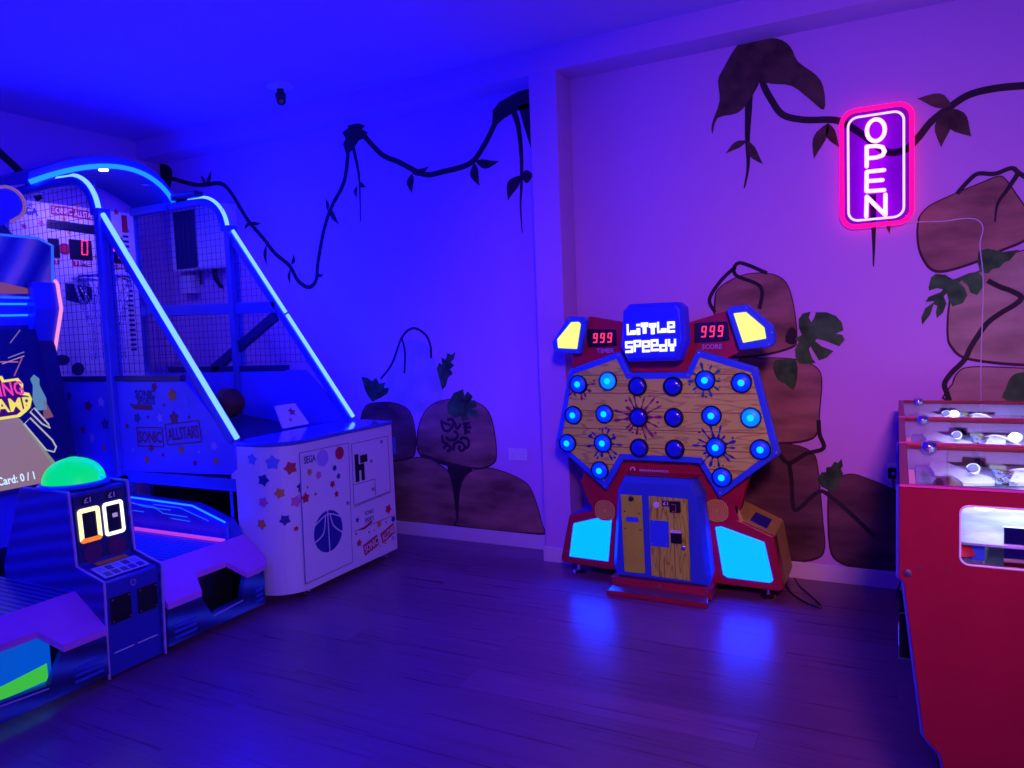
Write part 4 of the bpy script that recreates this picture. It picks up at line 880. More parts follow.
def splat(c, r0, r1, k, m, seed, down=False):
    q = random.Random(seed); a = MB(); wf2 = wf; pts = []
    for i in range(k):
        t = 2 * PI * (i + q.uniform(-.25, .25)) / k; 
        if down and math.sin(t) > .2: continue
        L = q.uniform(r0 * 1.5, r1); w = q.uniform(.006, .011); u = V((math.cos(t), math.sin(t))); n_ = V((-u.y, u.x))
        base = [c[0] + u.x * r0 * .8 - n_.x * w, c[1] + u.y * r0 * .8 - n_.y * w]
        P = [(c[0] + u.x * r0 * .7 - n_.x * w * 1.8, c[1] + u.y * r0 * .7 - n_.y * w * 1.8), (c[0] + u.x * L * .6 - n_.x * w * .35, c[1] + u.y * L * .6 - n_.y * w * .35),
             (c[0] + u.x * L * .85 - n_.x * w, c[1] + u.y * L * .85 - n_.y * w), (c[0] + u.x * L, c[1] + u.y * L), (c[0] + u.x * L * .85 + n_.x * w, c[1] + u.y * L * .85 + n_.y * w),
             (c[0] + u.x * L * .6 + n_.x * w * .35, c[1] + u.y * L * .6 + n_.y * w * .35), (c[0] + u.x * r0 * .7 + n_.x * w * 1.8, c[1] + u.y * r0 * .7 + n_.y * w * 1.8)]
        wf.poly(a, P, .0015, .003)
        if q.random() < .5: wf.poly(a, disc(q.uniform(.004, .008), 8, c[0] + math.cos(t + .2) * L * .9, c[1] + math.sin(t + .2) * L * .9), .0015, .003)
    wf.poly(a, disc(r0 * .95, 24, *c), .0015, .003); a.build('paint_splat', m, wd)
for i, (x, y, lit) in enumerate(btn_px):
    p = at(x, y, 1, YBD - .01); cx, cz = p.x, p.z; o = V((cx, YBD - .002, cz))
    ring = MB().lathe([(.0555, 0), (.0555, .012), (.050, .018), (.046, .012), (.046, .002)], o, (0, -1, 0), 28).build('button', BLACK if lit < 2 else NAVY, bd, smooth=True)
    if lit: cx_m = LIT_BTN if lit == 1 else LIT_BTN2
    else: cx_m = BTN_OFF_GLOW
    pr = [(.046, .006)] + [(.046 * math.cos(t), .008 + .016 * math.sin(t)) for t in [k * PI / 2 / 6 for k in range(6)]] + [(.0, .024)]
    MB().lathe(pr, o, (0, -1, 0), 24).build('button_cap', cx_m, ring, smooth=True)
    if lit: MB().lathe([(.019, .0215), (.017, .0245), (.0, .0255)], o, (0, -1, 0), 18).build('button_bulb', LIT_BULB, ring)
    if i == 8: splat((cx, cz), .055, .165, 15, P_MAROON, 5)
    if i == 13: splat((cx, cz), .055, .125, 11, P_DBLUE, 8)
    if i == 16: splat((cx, cz), .055, .15, 14, P_DBLUE, 9)
    if i == 4: splat((cx, cz), .055, .105, 10, P_TEAL, 4)
    if i == 0: splat((cx + .01, cz - .01), .05, .105, 12, P_MAROON, 2, True)
# red body behind the board
YR = 4.14
a = MB(); rb = B_([(590, 372), (586, 470), (580, 482), (592.5, 511), (569, 515.5), (561, 559), (563.5, 562), (609, 569.5), (640, 574), (700, 580), (715.2, 583.5), (779.6, 591.5), (784, 588), (773.7, 536.6), (737.5, 519.5), (747, 484), (756, 455), (745, 400), (735, 372)], YR)
FY(YR).poly(a, rb, -.10, 0); body = a.build('body', PL_RED, wm, bevel=.008)
a = MB().box(-1.62, YR + .05, .12, -0.80, 4.50, 1.25).build('rear_housing', PL_RED, wm, bevel=.01)
# pods to the floor
for sgn in (-1, 1):
    xo = [-1.85, -.60] if 0 else None
podR = B_([(773.7, 536.6), (784, 588), (779.6, 591.5), (712, 583), (704, 508), (735, 517)], YR)
a = MB(); a.prism([(x, YR + .02, z) for x, z in podR], (0, .36, 0)); a.build('side_pod', PL_ORANGE, wm, bevel=.006)
podL = B_([(569, 515.5), (561, 559), (563.5, 562), (609, 569.5), (611, 507)], YR)
a = MB(); a.prism([(x, YR + .02, z) for x, z in podL], (0, .30, 0)); a.build('side_pod', PL_BLUE, wm, bevel=.006)
# right pod top: orange shelf with a blue tray, upright flap
pr_ = B_([(737.5, 519.5), (773.7, 536.6)], YR)
t0 = V((pr_[0][0], 0, pr_[0][1])); t1 = V((pr_[1][0], 0, pr_[1][1])); tv = (t1 - t0).normalized(); tn = V((-tv.z, 0, tv.x))
tf = Fr(V((t0.x, YR + .02, t0.z)), tv, (0, 1, 0)); L = (t1 - t0).length
sgn = 1 if tf.n.z > 0 else -1
a = MB(); a.prism([tf.p(u, v, .0 * sgn) for u, v in ((0.06, .05), (L - .05, .05), (L - .05, .24), (0.06, .24))], V((0, 0, .008))); a.build('tray_mat', P_DBLUE, wm)
q0 = V(at(733.5, 506, 1, YR)); q1 = V(at(740, 522.7, 1, YR)); a = MB(); a.prism([q0, q1, q1 + V((.02, 0, .01)), q0 + V((.02, 0, .01))], (0, .2, 0)); a.build('flap', PL_ORANGE, wm, bevel=.004)
# cyan lit panels
for px, nm in (([(573.4, 523.6), (607, 516), (611.5, 519.5), (607.9, 561.5), (569.2, 556.4)], 'l'), ([(715.2, 527.5), (721, 526.6), (764.2, 542.5), (773, 580.5), (770, 583), (727, 577.6), (723, 574.5)], 'r')):
    P = B_(px, YR - .005); a = MB(); FY(YR - .001).poly(a, P, -.005, .004); a.build('lit_panel', LIT_CYAN, wm, bevel=.004)
# round grilles
for x, y in ((605, 510.5), (717, 510.5)):
    p = at(x, y, 1, YR); o = V((p.x, YR, p.z)); a = MB(); a.prism([o + V((u, 0, v)) for u, v in rrect(-.062, -.062, .062, .062, .05)], (0, -.006, 0)); gr = a.build('speaker_grille', PL_ORANGE, wm)
    a = MB()
    for r in (.018, .030, .042, .054): a.tube([o + V((r * math.cos(t), -.0065, r * math.sin(t))) for t in [k * PI / 14 for k in range(28)]], .0018, 5, True)
    a.build('grille_ring', P_RED, gr)
# coin console in the middle
YC = 4.02
cl = B_([(616.6, 476), (694.3, 480), (703.5, 495.2), (714.2, 573), (708.5, 589.5), (608.8, 575.5), (609.5, 491)], YC)
cx0, cx1 = xm - .205, xm + .205
zt_, zs, zb = cl[0][1], cl[6][1], .065
cons_f = [(xm - .20, zt_), (xm + .20, zt_), (xm + .245, zt_ - .085), (xm + .285, .15), (xm + .265, .075), (xm - .265, .075), (xm - .285, .15), (xm - .245, zt_ - .085)]
a = MB(); cf_ = FY(YC); n = len(cons_f)
infr = inset(cons_f, .028)
vs = [cf_.p(u, v, .0) for u, v in infr] + [cf_.p(u, v, -.035) for u, v in cons_f] + [cf_.p(u, v, -.14) for u, v in cons_f]
a.add(vs, [list(range(n)), list(range(3 * n - 1, 2 * n - 1, -1))] + [[i, (i + 1) % n, n + (i + 1) % n, n + i] for i in range(n)] + [[n + i, n + (i + 1) % n, 2 * n + (i + 1) % n, 2 * n + i] for i in range(n)])
cons = a.build('coin_console', mat('console_paint_blue', (0.03, 0.10, 0.60), 0.35), wm, bevel=.004)
a = MB(); a.prism([(xm - .19, YC + .03, zt_ + .004), (xm + .19, YC + .03, zt_ + .004), (xm + .215, YR, zt_ + .006), (xm - .215, YR, zt_ + .006)], (0, 0, .006)); lid = a.build('console_top', PL_RED, wm)
fc = FY(YC)
def C_(pts, y=YC): return [(at(x, yy, 1, y).x, at(x, yy, 1, y).z) for x, yy in pts]
P = C_([(621, 494.2), (641.8, 495.6), (645.2, 573.3), (624.7, 571.5)]); a = MB(); fc.poly(a, P, -.001, .006); d1 = a.build('narrow_door', PL_YEL, cons, bevel=.002)
P2 = C_([(648.9, 495.8), (687.7, 499), (690.9, 581), (651.8, 575.4)]); a = MB(); fc.poly(a, P2, -.001, .006); d2 = a.build('wood_door', WOOD_D, cons, bevel=.002)
def on_door(par, px, name, m, h=.004, rr_=0, bevel=0):
    P = C_(px); a = MB(); fc.poly(a, P, .005, .006 + h); return a.build(name, m, par, bevel=bevel)
on_door(d2, [(650.5, 519.6), (668.8, 521), (669.7, 547.2), (651.2, 545.3)], 'blue_plate', PL_BLUE2)
sl = on_door(d2, [(670, 500.4), (680.8, 501), (681.2, 512), (670.6, 511.4)], 'card_reader', BLACK, .02, bevel=.003)
on_door(d2, [(671.6, 531.5), (682.2, 532.3), (682.6, 543), (672, 542)], 'note_slot', BLACK, .02, bevel=.003); on_door(d2, [(671.4, 529.5), (682.0, 530.3), (682.2, 532.2), (671.6, 531.4)], 'slot_lip', WHITE, .024)
lb = on_door(d2, [(662.3, 500), (669.7, 500.5), (669.7, 506.4), (662.3, 505.9)], 'price_label', P_NAVY, .003)
c = C_([(666, 503)])[0]; t_ = MB(); text(t_, '£1', fc, c[0], c[1], .028, .02, .0105); t_.build('lettering', WHITE, lb)
c = C_([(656.7, 504.5)])[0]; a = MB(); fc.poly(a, disc(.017, 16, *c), .005, .008); a.build('round_sticker', WHITE, d2)
c = C_([(674.8, 507)])[0]; a = MB(); a.tube([fc.p(c[0] + u, c[1] + v, .027) for u, v in ((-.012, .02), (.012, .02), (.012, -.018), (-.008, -.018))], .0025, 5); a.build('reader_mark', P_ORANGE, sl)
for x, y, par in ((684, 547.5, d2), (631.7, 498.2, d1)):
    c = C_([(x, y)])[0]; MB().lathe([(.014, 0), (.014, .012), (.010, .016), (.003, .017)], fc.p(*c, .006), (0, -1, 0), 16).build('lock', CHROME if par == d2 else BLACK, par, smooth=True)
c0 = C_([(626.5, 521)])[0]; c1 = C_([(638.8, 517.3)])[0]; a = MB(); fc.poly(a, rrect(c0[0], c0[1], c1[0], c1[1], .008), .005, .009); a.build('ticket_slot', PL_BLUE2, d1)
for x, y in ((625, 511), (639.5, 513), (625.8, 528), (640.5, 529.5)):
    c = C_([(x, y)])[0]; a = MB(); fc.poly(a, disc(.0045, 8, *c), .005, .008); a.build('screw', BLACK, d1)
for x, y in ((653, 543), (667, 544), (654, 522)):
    c = C_([(x, y)])[0]; a = MB(); fc.poly(a, disc(.004, 8, *c), .009, .0115); a.build('screw', STEEL, d2)
# maker's name on the red strip above the console
c = B_([(652, 470.8)], YR)[0]
a = MB()
for k in range(14): FY(YR).poly(a, [(c[0] - .075 + k * .0125, c[1] - .007), (c[0] - .066 + k * .0125, c[1] - .007), (c[0] - .066 + k * .0125, c[1] + .007), (c[0] - .075 + k * .0125, c[1] + .007)], 0, .002)
a.build('worn_print', P_LILAC, body)
c = B_([(643.5, 470)], YR)[0]; a = MB(); a.tube([V((c[0] - .065 + .013 * math.cos(t), YR - .002, c[1] + .013 * math.sin(t))) for t in [k * PI / 8 for k in range(16)]], .003, 5, True); a.build('maker_emblem', WHITE, body)
# step plate
MB().box(xm - .29, YC - .005, .02, xm + .29, YC + .12, .085).build('kick_strip', PL_RED, wm, bevel=.003)
st = MB().prism([(xm - .275, YC - .005, .045), (xm + .275, YC - .005, .045), (xm + .285, 3.935, .028), (xm - .285, 3.935, .028)], (0, 0, -.014)).build('step_plate', STEEL, wm, bevel=.002)
MB().box(xm - .287, 3.930, .004, xm + .287, 3.942, .03).build('step_edge', PL_RED, wm)
for sx in (-.27, 0, .27): MB().lathe([(.008, 0), (.006, .003)], (xm + sx, YC - .005, .066), (0, -1, 0), 8).build('screw', STEEL, wm)
for x, y in ((-1.79, 4.25), (-.64, 4.22), (-1.7, 4.42), (-.7, 4.48)):
    MB().lathe([(.042, 0), (.044, .008), (.03, .018), (.012, .022), (.012, .125)], (x, y, 0), (0, 0, 1), 20).build('foot', CHROME, wm, smooth=True)
# header: red wings with counters, yellow lit ears, logo box
a = MB(); FY(4.16).poly(a, B_([(583, 320), (590, 316.5), (620, 322), (690, 322), (727, 311), (737, 330), (741, 352), (720, 362), (700, 372), (620, 372), (592, 366), (570, 376), (573, 352)], 4.16), -.06, 0); wing = a.build('header_wing', PL_RED, wm, bevel=.005)
for px, wd_, txt, tc_ in (([(587.5, 329), (616.2, 329.6), (617, 345.8), (588.3, 347.3)], None, 'TIMER', (605.5, 350.6)), ([(694.6, 323), (727.7, 321.2), (729.4, 340.6), (694.8, 342.9)], None, 'SCORE', (712, 346.5))):
    P = B_(px, 4.16); a = MB(); FY(4.16).poly(a, P, -.001, .012); w_ = a.build('counter_window', BLACK, wing, bevel=.002)
    x0, x1 = P[0][0], P[1][0]; z0, z1 = max(P[2][1], P[3][1]), min(P[0][1], P[1][1]); w = (x1 - x0)
    for k in range(3):
        sm = MB(); seg7(sm, '9', FY(4.16), x0 + w * (.2 + .25 * k), z0 + (z1 - z0) * .22, w * .15, (z1 - z0) * .6, .007, .012, .015, .12); sm.build('digit', SEG_RED, w_)
    c = B_([tc_], 4.16)[0]; t_ = MB(); text(t_, txt, FY(4.16), c[0], c[1], .11, .026, .002); t_.build('lettering', P_LILAC, wing)
for px, pin_ in (([(568.4, 316.3), (584, 317), (586.8, 320), (580.2, 353.9), (553.5, 352.6), (552.2, 342)], [(571.3, 322.2), (579, 321.8), (581, 324), (577.2, 348.9), (558.3, 348), (557.4, 339.2)]),
                 ([(726.2, 309.7), (730, 306.5), (747.5, 304.6), (772.5, 325), (774.8, 332), (774.8, 343.6), (769.7, 347.3), (739.5, 350.2)], [(733.6, 313.4), (746.1, 311.9), (764.5, 327.5), (766.3, 338.4), (743.2, 342.8)])):
    a = MB(); FY(4.08).poly(a, B_(px, 4.08), -.05, 0); ear = a.build('ear_frame', PL_BLUE2, wing, bevel=.006)
    a = MB(); FY(4.08).poly(a, B_(pin_, 4.08), -.001, .006); a.build('lit_panel', LIT_YEL, ear, bevel=.003)
    for p in inset(B_(px, 4.08), .014)[::2]: MB().lathe([(.006, 0), (.004, .003)], FY(4.08).p(p[0], p[1]), (0, -1, 0), 8).build('screw', STEEL, ear)
Y2 = 4.00
lb_ = B_([(628.5, 304), (676.5, 301.8), (682.5, 307), (685.0, 342), (677.5, 361), (627, 362), (619.5, 347), (622, 311)], Y2)
a = MB(); n = len(lb_); inn = inset(lb_, .02); vs = [FY(Y2).p(u, v) for u, v in inn] + [FY(Y2).p(u, v, -.025) for u, v in lb_] + [FY(Y2).p(u, v, -.13) for u, v in lb_]
a.add(vs, [list(range(n)), list(range(3 * n - 1, 2 * n - 1, -1))] + [[i, (i + 1) % n, n + (i + 1) % n, n + i] for i in range(n)] + [[n + i, n + (i + 1) % n, 2 * n + (i + 1) % n, 2 * n + i] for i in range(n)])
logo = a.build('logo_box', mat('logo_box_blue', (0.02, 0.05, 0.7), 0.35, em=(0, 0, 1), es=.25), wm, bevel=.004)
# block lettering drawn on a small grid, one shape per letter
GL = {'L': ['X....', 'X....', 'X....', 'X.XXX', 'XXXXX'], 'I': ['XX', '..', 'XX', 'XX', 'XX'], 'T': ['XXXX', 'XXXX', '.XX.', '.XX.', '.XX.'], 'E': ['XXXX', 'X..X', 'XXXX', 'X...', 'XXXX'],
      'S': ['XXXX', 'X...', 'XXXX', '...X', 'XXXX'], 'P': ['XXXX', 'X..X', 'XXXX', 'X...', 'X...'], 'D': ['...X', '...X', 'XXXX', 'X..X', 'XXXX'], 'Y': ['X..X', 'X..X', 'XXXX', '.XX.', '.XX.']}
def blocks(s, x0, x1, ztop, zbot, tilt):
    wds = [len(GL[ch][0]) for ch in s]; tot = sum(wds) + .45 * (len(s) - 1); ux = (x1 - x0) / tot; uz = (ztop - zbot) / 5; x = x0
    for ch, w in zip(s, wds):
        a = MB(); dz = random.uniform(-.004, .006)
        for r, row in enumerate(GL[ch]):
            c = 0
            while c < len(row):
                if row[c] == 'X':
                    e = c
                    while e < len(row) and row[e] == 'X': e += 1
                    xa, xb = x + c * ux, x + e * ux; z1, z0 = ztop - r * uz + .0005, ztop - (r + 1) * uz - .0005
                    f_z = lambda xx, zz: zz + tilt * (xx - x0) + dz
                    FY(Y2).poly(a, [(xa, f_z(xa, z0)), (xb, f_z(xb, z0)), (xb, f_z(xb, z1)), (xa, f_z(xa, z1))], 0, .004); c = e
                else: c += 1
        a.build('logo_letter', LIT_LOGO, logo); x += (w + .45) * ux
p0, p1 = B_([(627, 333.5)], Y2)[0], B_([(674.8, 321.5)], Y2)[0]; blocks('LITTLE', p0[0], p1[0], p1[1] - .004, p0[1] - .008, .02)
p0, p1 = B_([(625.5, 351)], Y2)[0], B_([(676, 339)], Y2)[0]; blocks('SPEEDY', p0[0], p1[0], p1[1] - .002, p0[1] - .008, .02)
# mains cable coiled on the floor beside it
cab = MB(); cab.tube(smooth([(-.60, 4.42, .15), (-.57, 4.40, .03), (-.52, 4.30, .008), (-.42, 4.18, .007), (-.36, 4.16, .007), (-.40, 4.26, .007), (-.50, 4.45, .008), (-.54, 4.55, .02)], 6), .005, 6)
cab.build('mains_cable', BLACK, wm)

# ================================================================== OPEN SIGN
sg_ = thing('neon_open_sign', (-.11, YB - .03, 2.33), 'pink and white neon sign reading OPEN on clear acrylic', 'sign')
YS = YB - .035
def Q(pts, y=YS): return [(at(x, yy, 1, y).x, at(x, yy, 1, y).z) for x, yy in pts]
zs4 = lambda p: zc(820, 80, 4.8, p)
o_ = Q(zs4([(95, 135), (450, 100), (465, 690), (85, 725)]))
X0 = (o_[0][0] + o_[3][0]) / 2 + .012; X1 = (o_[1][0] + o_[2][0]) / 2 - .012; Z1 = (o_[0][1] + o_[1][1]) / 2 - .012; Z0 = (o_[2][1] + o_[3][1]) / 2 + .012
sf_ = FY(YS)
a = MB(); sf_.poly(a, rrect(X0 + .0, Z0, X1, Z1, .07, 8), -.003, .003); a.build('backing', ACRYL, sg_)
def ring(x0, z0, x1, z1, r, rad, m, d=.008, name='neon_tube', f=0):
    a = MB(); a.tube([sf_.p(u, v, d) for u, v in rrect(x0, z0, x1, z1, r, 8)], rad, 8, True); a.build(name, m, sg_, smooth=True)
ring(X0 + .004, Z0 + .002, X1 - .004, Z1 - .006, .07, .0125, NEON_P)
i_ = Q(zs4([(138, 190), (405, 145), (400, 650), (135, 685)])); ix0 = (i_[0][0] + i_[3][0]) / 2; ix1 = (i_[1][0] + i_[2][0]) / 2; iz1 = (i_[0][1] + i_[1][1]) / 2; iz0 = (i_[2][1] + i_[3][1]) / 2
ring(ix0, iz0, ix1, iz1, .05, .0062, NEON_B, .014)
def stroke(pts, rad=.0105, closed=False):
    P = [V(at(x, y, 1, YS - .012)) for x, y in zs4(pts)]
    a = MB(); a.tube(P, rad, 8, closed); return a.build('neon_letter', NEON_W, sg_, smooth=True)
stroke([(268 + 43 * math.cos(t), 241 + 52 * math.sin(t) - 4 * math.cos(t)) for t in [k * PI / 12 for k in range(24)]], .0105, True)
def letter(strokes):
    a = MB()
    for pts in strokes:
        P = [V(at(x, y, 1, YS - .012)) for x, y in zs4(pts)]
        for p, q in zip(P[:-1], P[1:]): a.tube([p, q], .0105, 8)
        for p in P: a.ball(p, .0105, 8)
    a.build('neon_letter', NEON_W, sg_, smooth=True)
letter([[(224, 415), (224, 320), (270, 316), (300, 322), (310, 342), (300, 362), (270, 372), (224, 376)]])
letter([[(308, 432), (224, 441), (223, 534), (308, 528)], [(224, 486), (300, 480)]])
letter([[(222, 655), (224, 560), (314, 648), (314, 550)]])
for x, z in ((X0 + .03, Z1 - .03), (X1 - .03, Z1 - .03), (X0 + .03, Z0 + .03), (X1 - .03, Z0 + .03)):
    MB().lathe([(.007, 0), (.007, .036), (.005, .04)], (x, YB, z), (0, -1, 0), 10).build('standoff', CHROME, sg_)
a = MB(); P = [V(at(x, y, 1, YB - .006)) for x, y in [(866, 222), (885, 222.5), (917, 222), (945, 221), (962, 218.5), (975, 219), (981, 223), (983, 230), (980, 243), (981, 256), (983, 275), (983, 300), (982, 330), (981, 360), (981, 398), (981, 430)]]
a.tube(smooth(P, 4), .0028, 6); a.build('power_lead', mat('clear_cable', (0.75, 0.7, 0.8), .3), sg_, smooth=True)

# ================================================================== COIN PUSHERS
WD = .735; PD = .95
base_y = 2.172
def pusher():
    r = thing('coin_pusher', (0.0, base_y, 0), '', 'arcade machine', 'red coin pushers in a row')
    prof = [(.005, 1.10), (.004, .852), (.016, .842), (.062, .43), (.078, .408), (.10, .385), (.112, .34), (.112, .10), (PD, .10), (PD, 1.10)]
    win = [(x, z) for x, z in rrect(.142, .905, .62, 1.058, .02, 4)]
    y0 = base_y + .006
    xs = .38; x0, x1, z0, z1 = .142, .62, .905, 1.058
    Lh = [(xs, 1.10)] + prof[0:8] + [(xs, .10), (xs, z0)] + [(x0 + .02 + .02 * math.cos(math.radians(t)), z0 + .02 + .02 * math.sin(math.radians(t))) for t in (270, 247, 225, 202, 180)] + [(x0 + .02 + .02 * math.cos(math.radians(t)), z1 - .02 + .02 * math.sin(math.radians(t))) for t in (180, 157, 135, 112, 90)] + [(xs, z1)]
    Rh = [(xs, 1.10), (xs, z1)] + [(x1 - .02 + .02 * math.cos(math.radians(t)), z1 - .02 + .02 * math.sin(math.radians(t))) for t in (90, 67, 45, 22, 0)] + [(x1 - .02 + .02 * math.cos(math.radians(t)), z0 + .02 + .02 * math.sin(math.radians(t))) for t in (0, -22, -45, -67, -90)] + [(xs, z0), (xs, .10), (PD, .10), (PD, 1.10)]
    for yy in (base_y, base_y + WD - .024):
        a = MB(); a.prism([(x, yy, z) for x, z in Lh], (0, .018, 0)); a.prism([(x, yy, z) for x, z in Rh], (0, .018, 0)); sp_ = a.build('side_panel', RED_CAB, r)
        if yy == base_y:
            a = MB(); a.tube([(x, yy - .001, z) for x, z in rrect(x0, z0, x1, z1, .02, 4)], .0028, 6, True); a.build('window_frame', WHITE, sp_)
            a = MB(); a.box(x0, yy + .006, z0, x1, yy + .010, z1); a.build('side_window', GLASS, sp_)
            MB().lathe([(.010, 0), (.009, .005), (.004, .006)], (.024, yy, .868), (0, -1, 0), 14).build('bolt', STEEL, sp_)
            for x, z in ((.055, .885), (.115, .885)): MB().lathe([(.0035, 0), (.003, .002)], (x, yy, z), (0, -1, 0), 8).build('screw', STEEL, sp_)
            a = MB(); a.bar((.005, yy - .0015, 1.102), (PD, yy - .0015, 1.102), .006, .006); a.build('edge_trim', mat('pink_edge_trim', (.75, .06, .35), .4), sp_)
            a = MB(); P = [V((x - .003, yy + .009, z)) for x, z in prof[:8]]; a.tube(P, .006, 6); a.build('edge_trim', mat('blue_edge_trim', (.08, .08, .7), .4), sp_)
    ya, yb = base_y + .018, base_y + WD - .022
    # front skin facing left, floor, back
    a = MB()
    for (xa, za), (xb, zb) in zip(prof[1:7], prof[2:8]): a.prism([(xa + .006, ya, za), (xb + .006, ya, zb), (xb + .02, ya, zb), (xa + .02, ya, za)], (0, yb - ya, 0))
    a.box(PD - .02, ya, .1, PD, yb, 1.08); a.box(.11, ya, .10, PD - .02, yb, .12); a.build('cabinet_shell', RED_CAB, r)
    for x in (.2, PD - .1):
        for y in (ya + .06, yb - .06): MB().lathe([(.03, 0), (.03, .01), (.012, .02), (.012, .10)], (x, y, 0), (0, 0, 1), 12).build('foot', BLACK, r)
    # coin cup on the front
    a = MB(); a.box(.002, ya + .06, .595, .06, ya + .24, .607); a.box(.002, ya + .06, .607, .007, ya + .24, .635); cup = a.build('coin_cup', STEEL, r, bevel=.003)
    for y_ in (.05, .24): MB().box(.004, ya + y_, .607, .05, ya + y_ + .01, .73).build('cup_cheek', BLACK, cup)
    # top frame and glass
    tz = 1.088
    a = MB(); a.box(.005, ya, tz, .028, yb, tz + .014); a.box(.028, ya - .010, tz, PD, ya + .008, tz + .014); a.box(.028, yb - .012, tz, PD, yb + .004, tz + .014); a.box(PD - .03, ya, tz, PD, yb, tz + .014)
    tfm = a.build('top_frame', RED_CAB, r, bevel=.002)
    MB().box(.026, ya + .011, tz + .004, PD - .028, yb - .011, tz + .008).build('top_glass', GLASS, tfm)
    # front glass strip, pink lit cheek
    MB().box(.010, ya, .86, .016, yb, tz).build('front_window', GLASS, r)
    MB().box(.03, ya + .12, .868, .05, yb - .10, 1.03).build('lit_cheek', mat('pink_lit_plastic', (.8, .25, .5), .4, em=(1, .15, .45), es=.35), r)
    MB().box(.016, ya, .85, PD - .02, yb, .868).build('playfield', mat('playfield_print', (0.45, 0.50, 0.80), 0.3, var=.6, vscale=(7, 9, 9)), r)
    # stepped white decks and walls
    lin = mat('white_lining', (.40, .38, .60), .35)
    MB().box(.03, yb - .012, .868, PD - .03, yb - .004, 1.085).build('inner_lining', lin, r); MB().box(.64, ya + .004, .868, PD - .03, ya + .012, 1.085).build('inner_lining', lin, r)
    MB().box(PD - .034, ya + .012, .868, PD - .026, yb - .012, 1.085).build('inner_lining', lin, r)
    dk = mat('deck_white', (0.70, 0.74, 0.85), 0.25)
    a = MB(); a.prism([(.09, ya + .06, .868), (.20, ya + .06, .868), (.24, ya + .30, .868), (.17, ya + .60, .868), (.09, ya + .60, .868)], (0, 0, .05)); a.build('deck', dk, r, bevel=.004)
    a = MB(); a.prism([(.30, ya + .22, .868), (.62, ya + .10, .868), (.66, ya + .20, .868), (.33, ya + .36, .868)], (0, 0, .075)); a.build('deck', dk, r, bevel=.004)
    a = MB(); a.box(.34, ya + .48, .868, .80, ya + .66, .94); a.box(.34, ya + .44, .868, .80, ya + .48, .91); a.build('pusher_block', dk, r, bevel=.004)
    MB().prism([(.21, ya + .40, .868), (.33, ya + .44, .868), (.32, ya + .52, .868), (.20, ya + .50, .868)], (0, 0, .07)).build('coin_cup_holder', mat('violet_clear_plastic', (.35, .18, .6), .2), r, bevel=.004)
    MB().box(.24, ya + .02, .868, .60, ya + .035, 1.0).build('back_mirror', mat('mirror_panel', (.6, .6, .75), .12, metal=1), r)
    MB().box(.45, ya + .045, .90, .475, ya + .075, .99).build('black_post', BLACK, r)
    MB().box(.17, ya + .03, .905, .20, ya + .06, .95).build('blue_cube', PL_BLUE2, r)
    # token heap
    q = random.Random(11); a = MB(); tokm = [mat('token_silver', (.7, .7, .75), .2, metal=1), mat('token_gold', (.8, .6, .25), .25, metal=1), mat('token_blue', (.2, .3, .8), .3)]
    for k in range(170):
        x = q.uniform(.36, .80); y = q.uniform(ya + .10, ya + .43); z = .868 + .003 + q.random() * .018; t = V((q.uniform(-.3, .3), q.uniform(-.3, .3), 1)).normalized(); a.cur = q.choice((0, 0, 1, 2)); a.lathe([(.012, -.001), (.012, .001)], (x, y, z), t, 8)
    for k in range(60):
        x = q.uniform(.36, .78); y = q.uniform(ya + .50, ya + .64); t = V((q.uniform(-.2, .2), q.uniform(-.2, .2), 1)).normalized(); a.cur = q.choice((0, 0, 1, 2)); a.lathe([(.012, -.001), (.012, .001)], (x, y, .943 + q.random() * .006), t, 8)
    tk = a.build('token_heap', tokm, r); tk['kind'] = 'stuff'
    # chrome ball fitting straddling the frame bar
    a = MB(); a.ball((.095, yb - .026, 1.098), .026, 20, .8); a.build('chrome_fitting', CHROME, r, smooth=True)
    MB().lathe([(.050, 0), (.046, .012), (.030, .03), (.0, .036)], (.135, ya + .05, .918), (0, 0, 1), 24).build('dome_knob', PL_RED, r, smooth=True)
    # raised, slightly inclined upper playfield just under the glass
    def ip(x, y, lift=0.0):
        d = r_ * (x - 512) + d_ * (y - 384) + f_ * F_PX; n_ = V((0, -.12, 1)); o = V((0, ya, .955 + lift)); t = (o - CAM).dot(n_) / d.dot(n_); p = CAM + d * t
        if p.y > yb - .02: p.y = yb - .02; p.z = .955 + lift + .12 * (p.y - ya)
        p.x = min(p.x, PD - .06); return p
    zq = lambda p: zc(890, 390, 7.64, p)
    a = MB(); a.prism([(.055, ya + .01, .955), (PD - .04, ya + .01, .955), (PD - .04, yb - .01, 1.033), (.055, yb - .01, 1.033)], (0, 0, -.006)); ud = a.build('upper_playfield', mat('upper_playfield_print', (0.34, 0.36, 0.62), 0.3, var=.5, vscale=(9, 14, 9)), r)
    def deckp(pts, name, m, h):
        a = MB(); a.prism([ip(x, y) for x, y in zq(pts)], (0, 0, h)); return a.build(name, m, ud, bevel=.001)
    deckp([(300, 500), (425, 490), (430, 570), (640, 650), (800, 700), (800, 735), (560, 735), (500, 690), (430, 665), (340, 655), (300, 600)], 'white_guide', dk, .010)
    deckp([(425, 470), (570, 455), (560, 500), (440, 560)], 'violet_guide', mat('violet_clear_plastic', (.35, .18, .6), .2), .012)
    deckp([(560, 455), (690, 455), (705, 555), (545, 555)], 'token_cup', mat('violet_clear_plastic', (.35, .18, .6), .2), .03)
    deckp([(700, 462), (1024, 470), (1130, 473), (1130, 505), (700, 500)], 'white_guide', dk, .012)
    deckp([(700, 512), (1024, 540), (1024, 620), (760, 575)], 'dark_mat', mat('grey_violet_plastic', (.12, .09, .16), .4), .006)
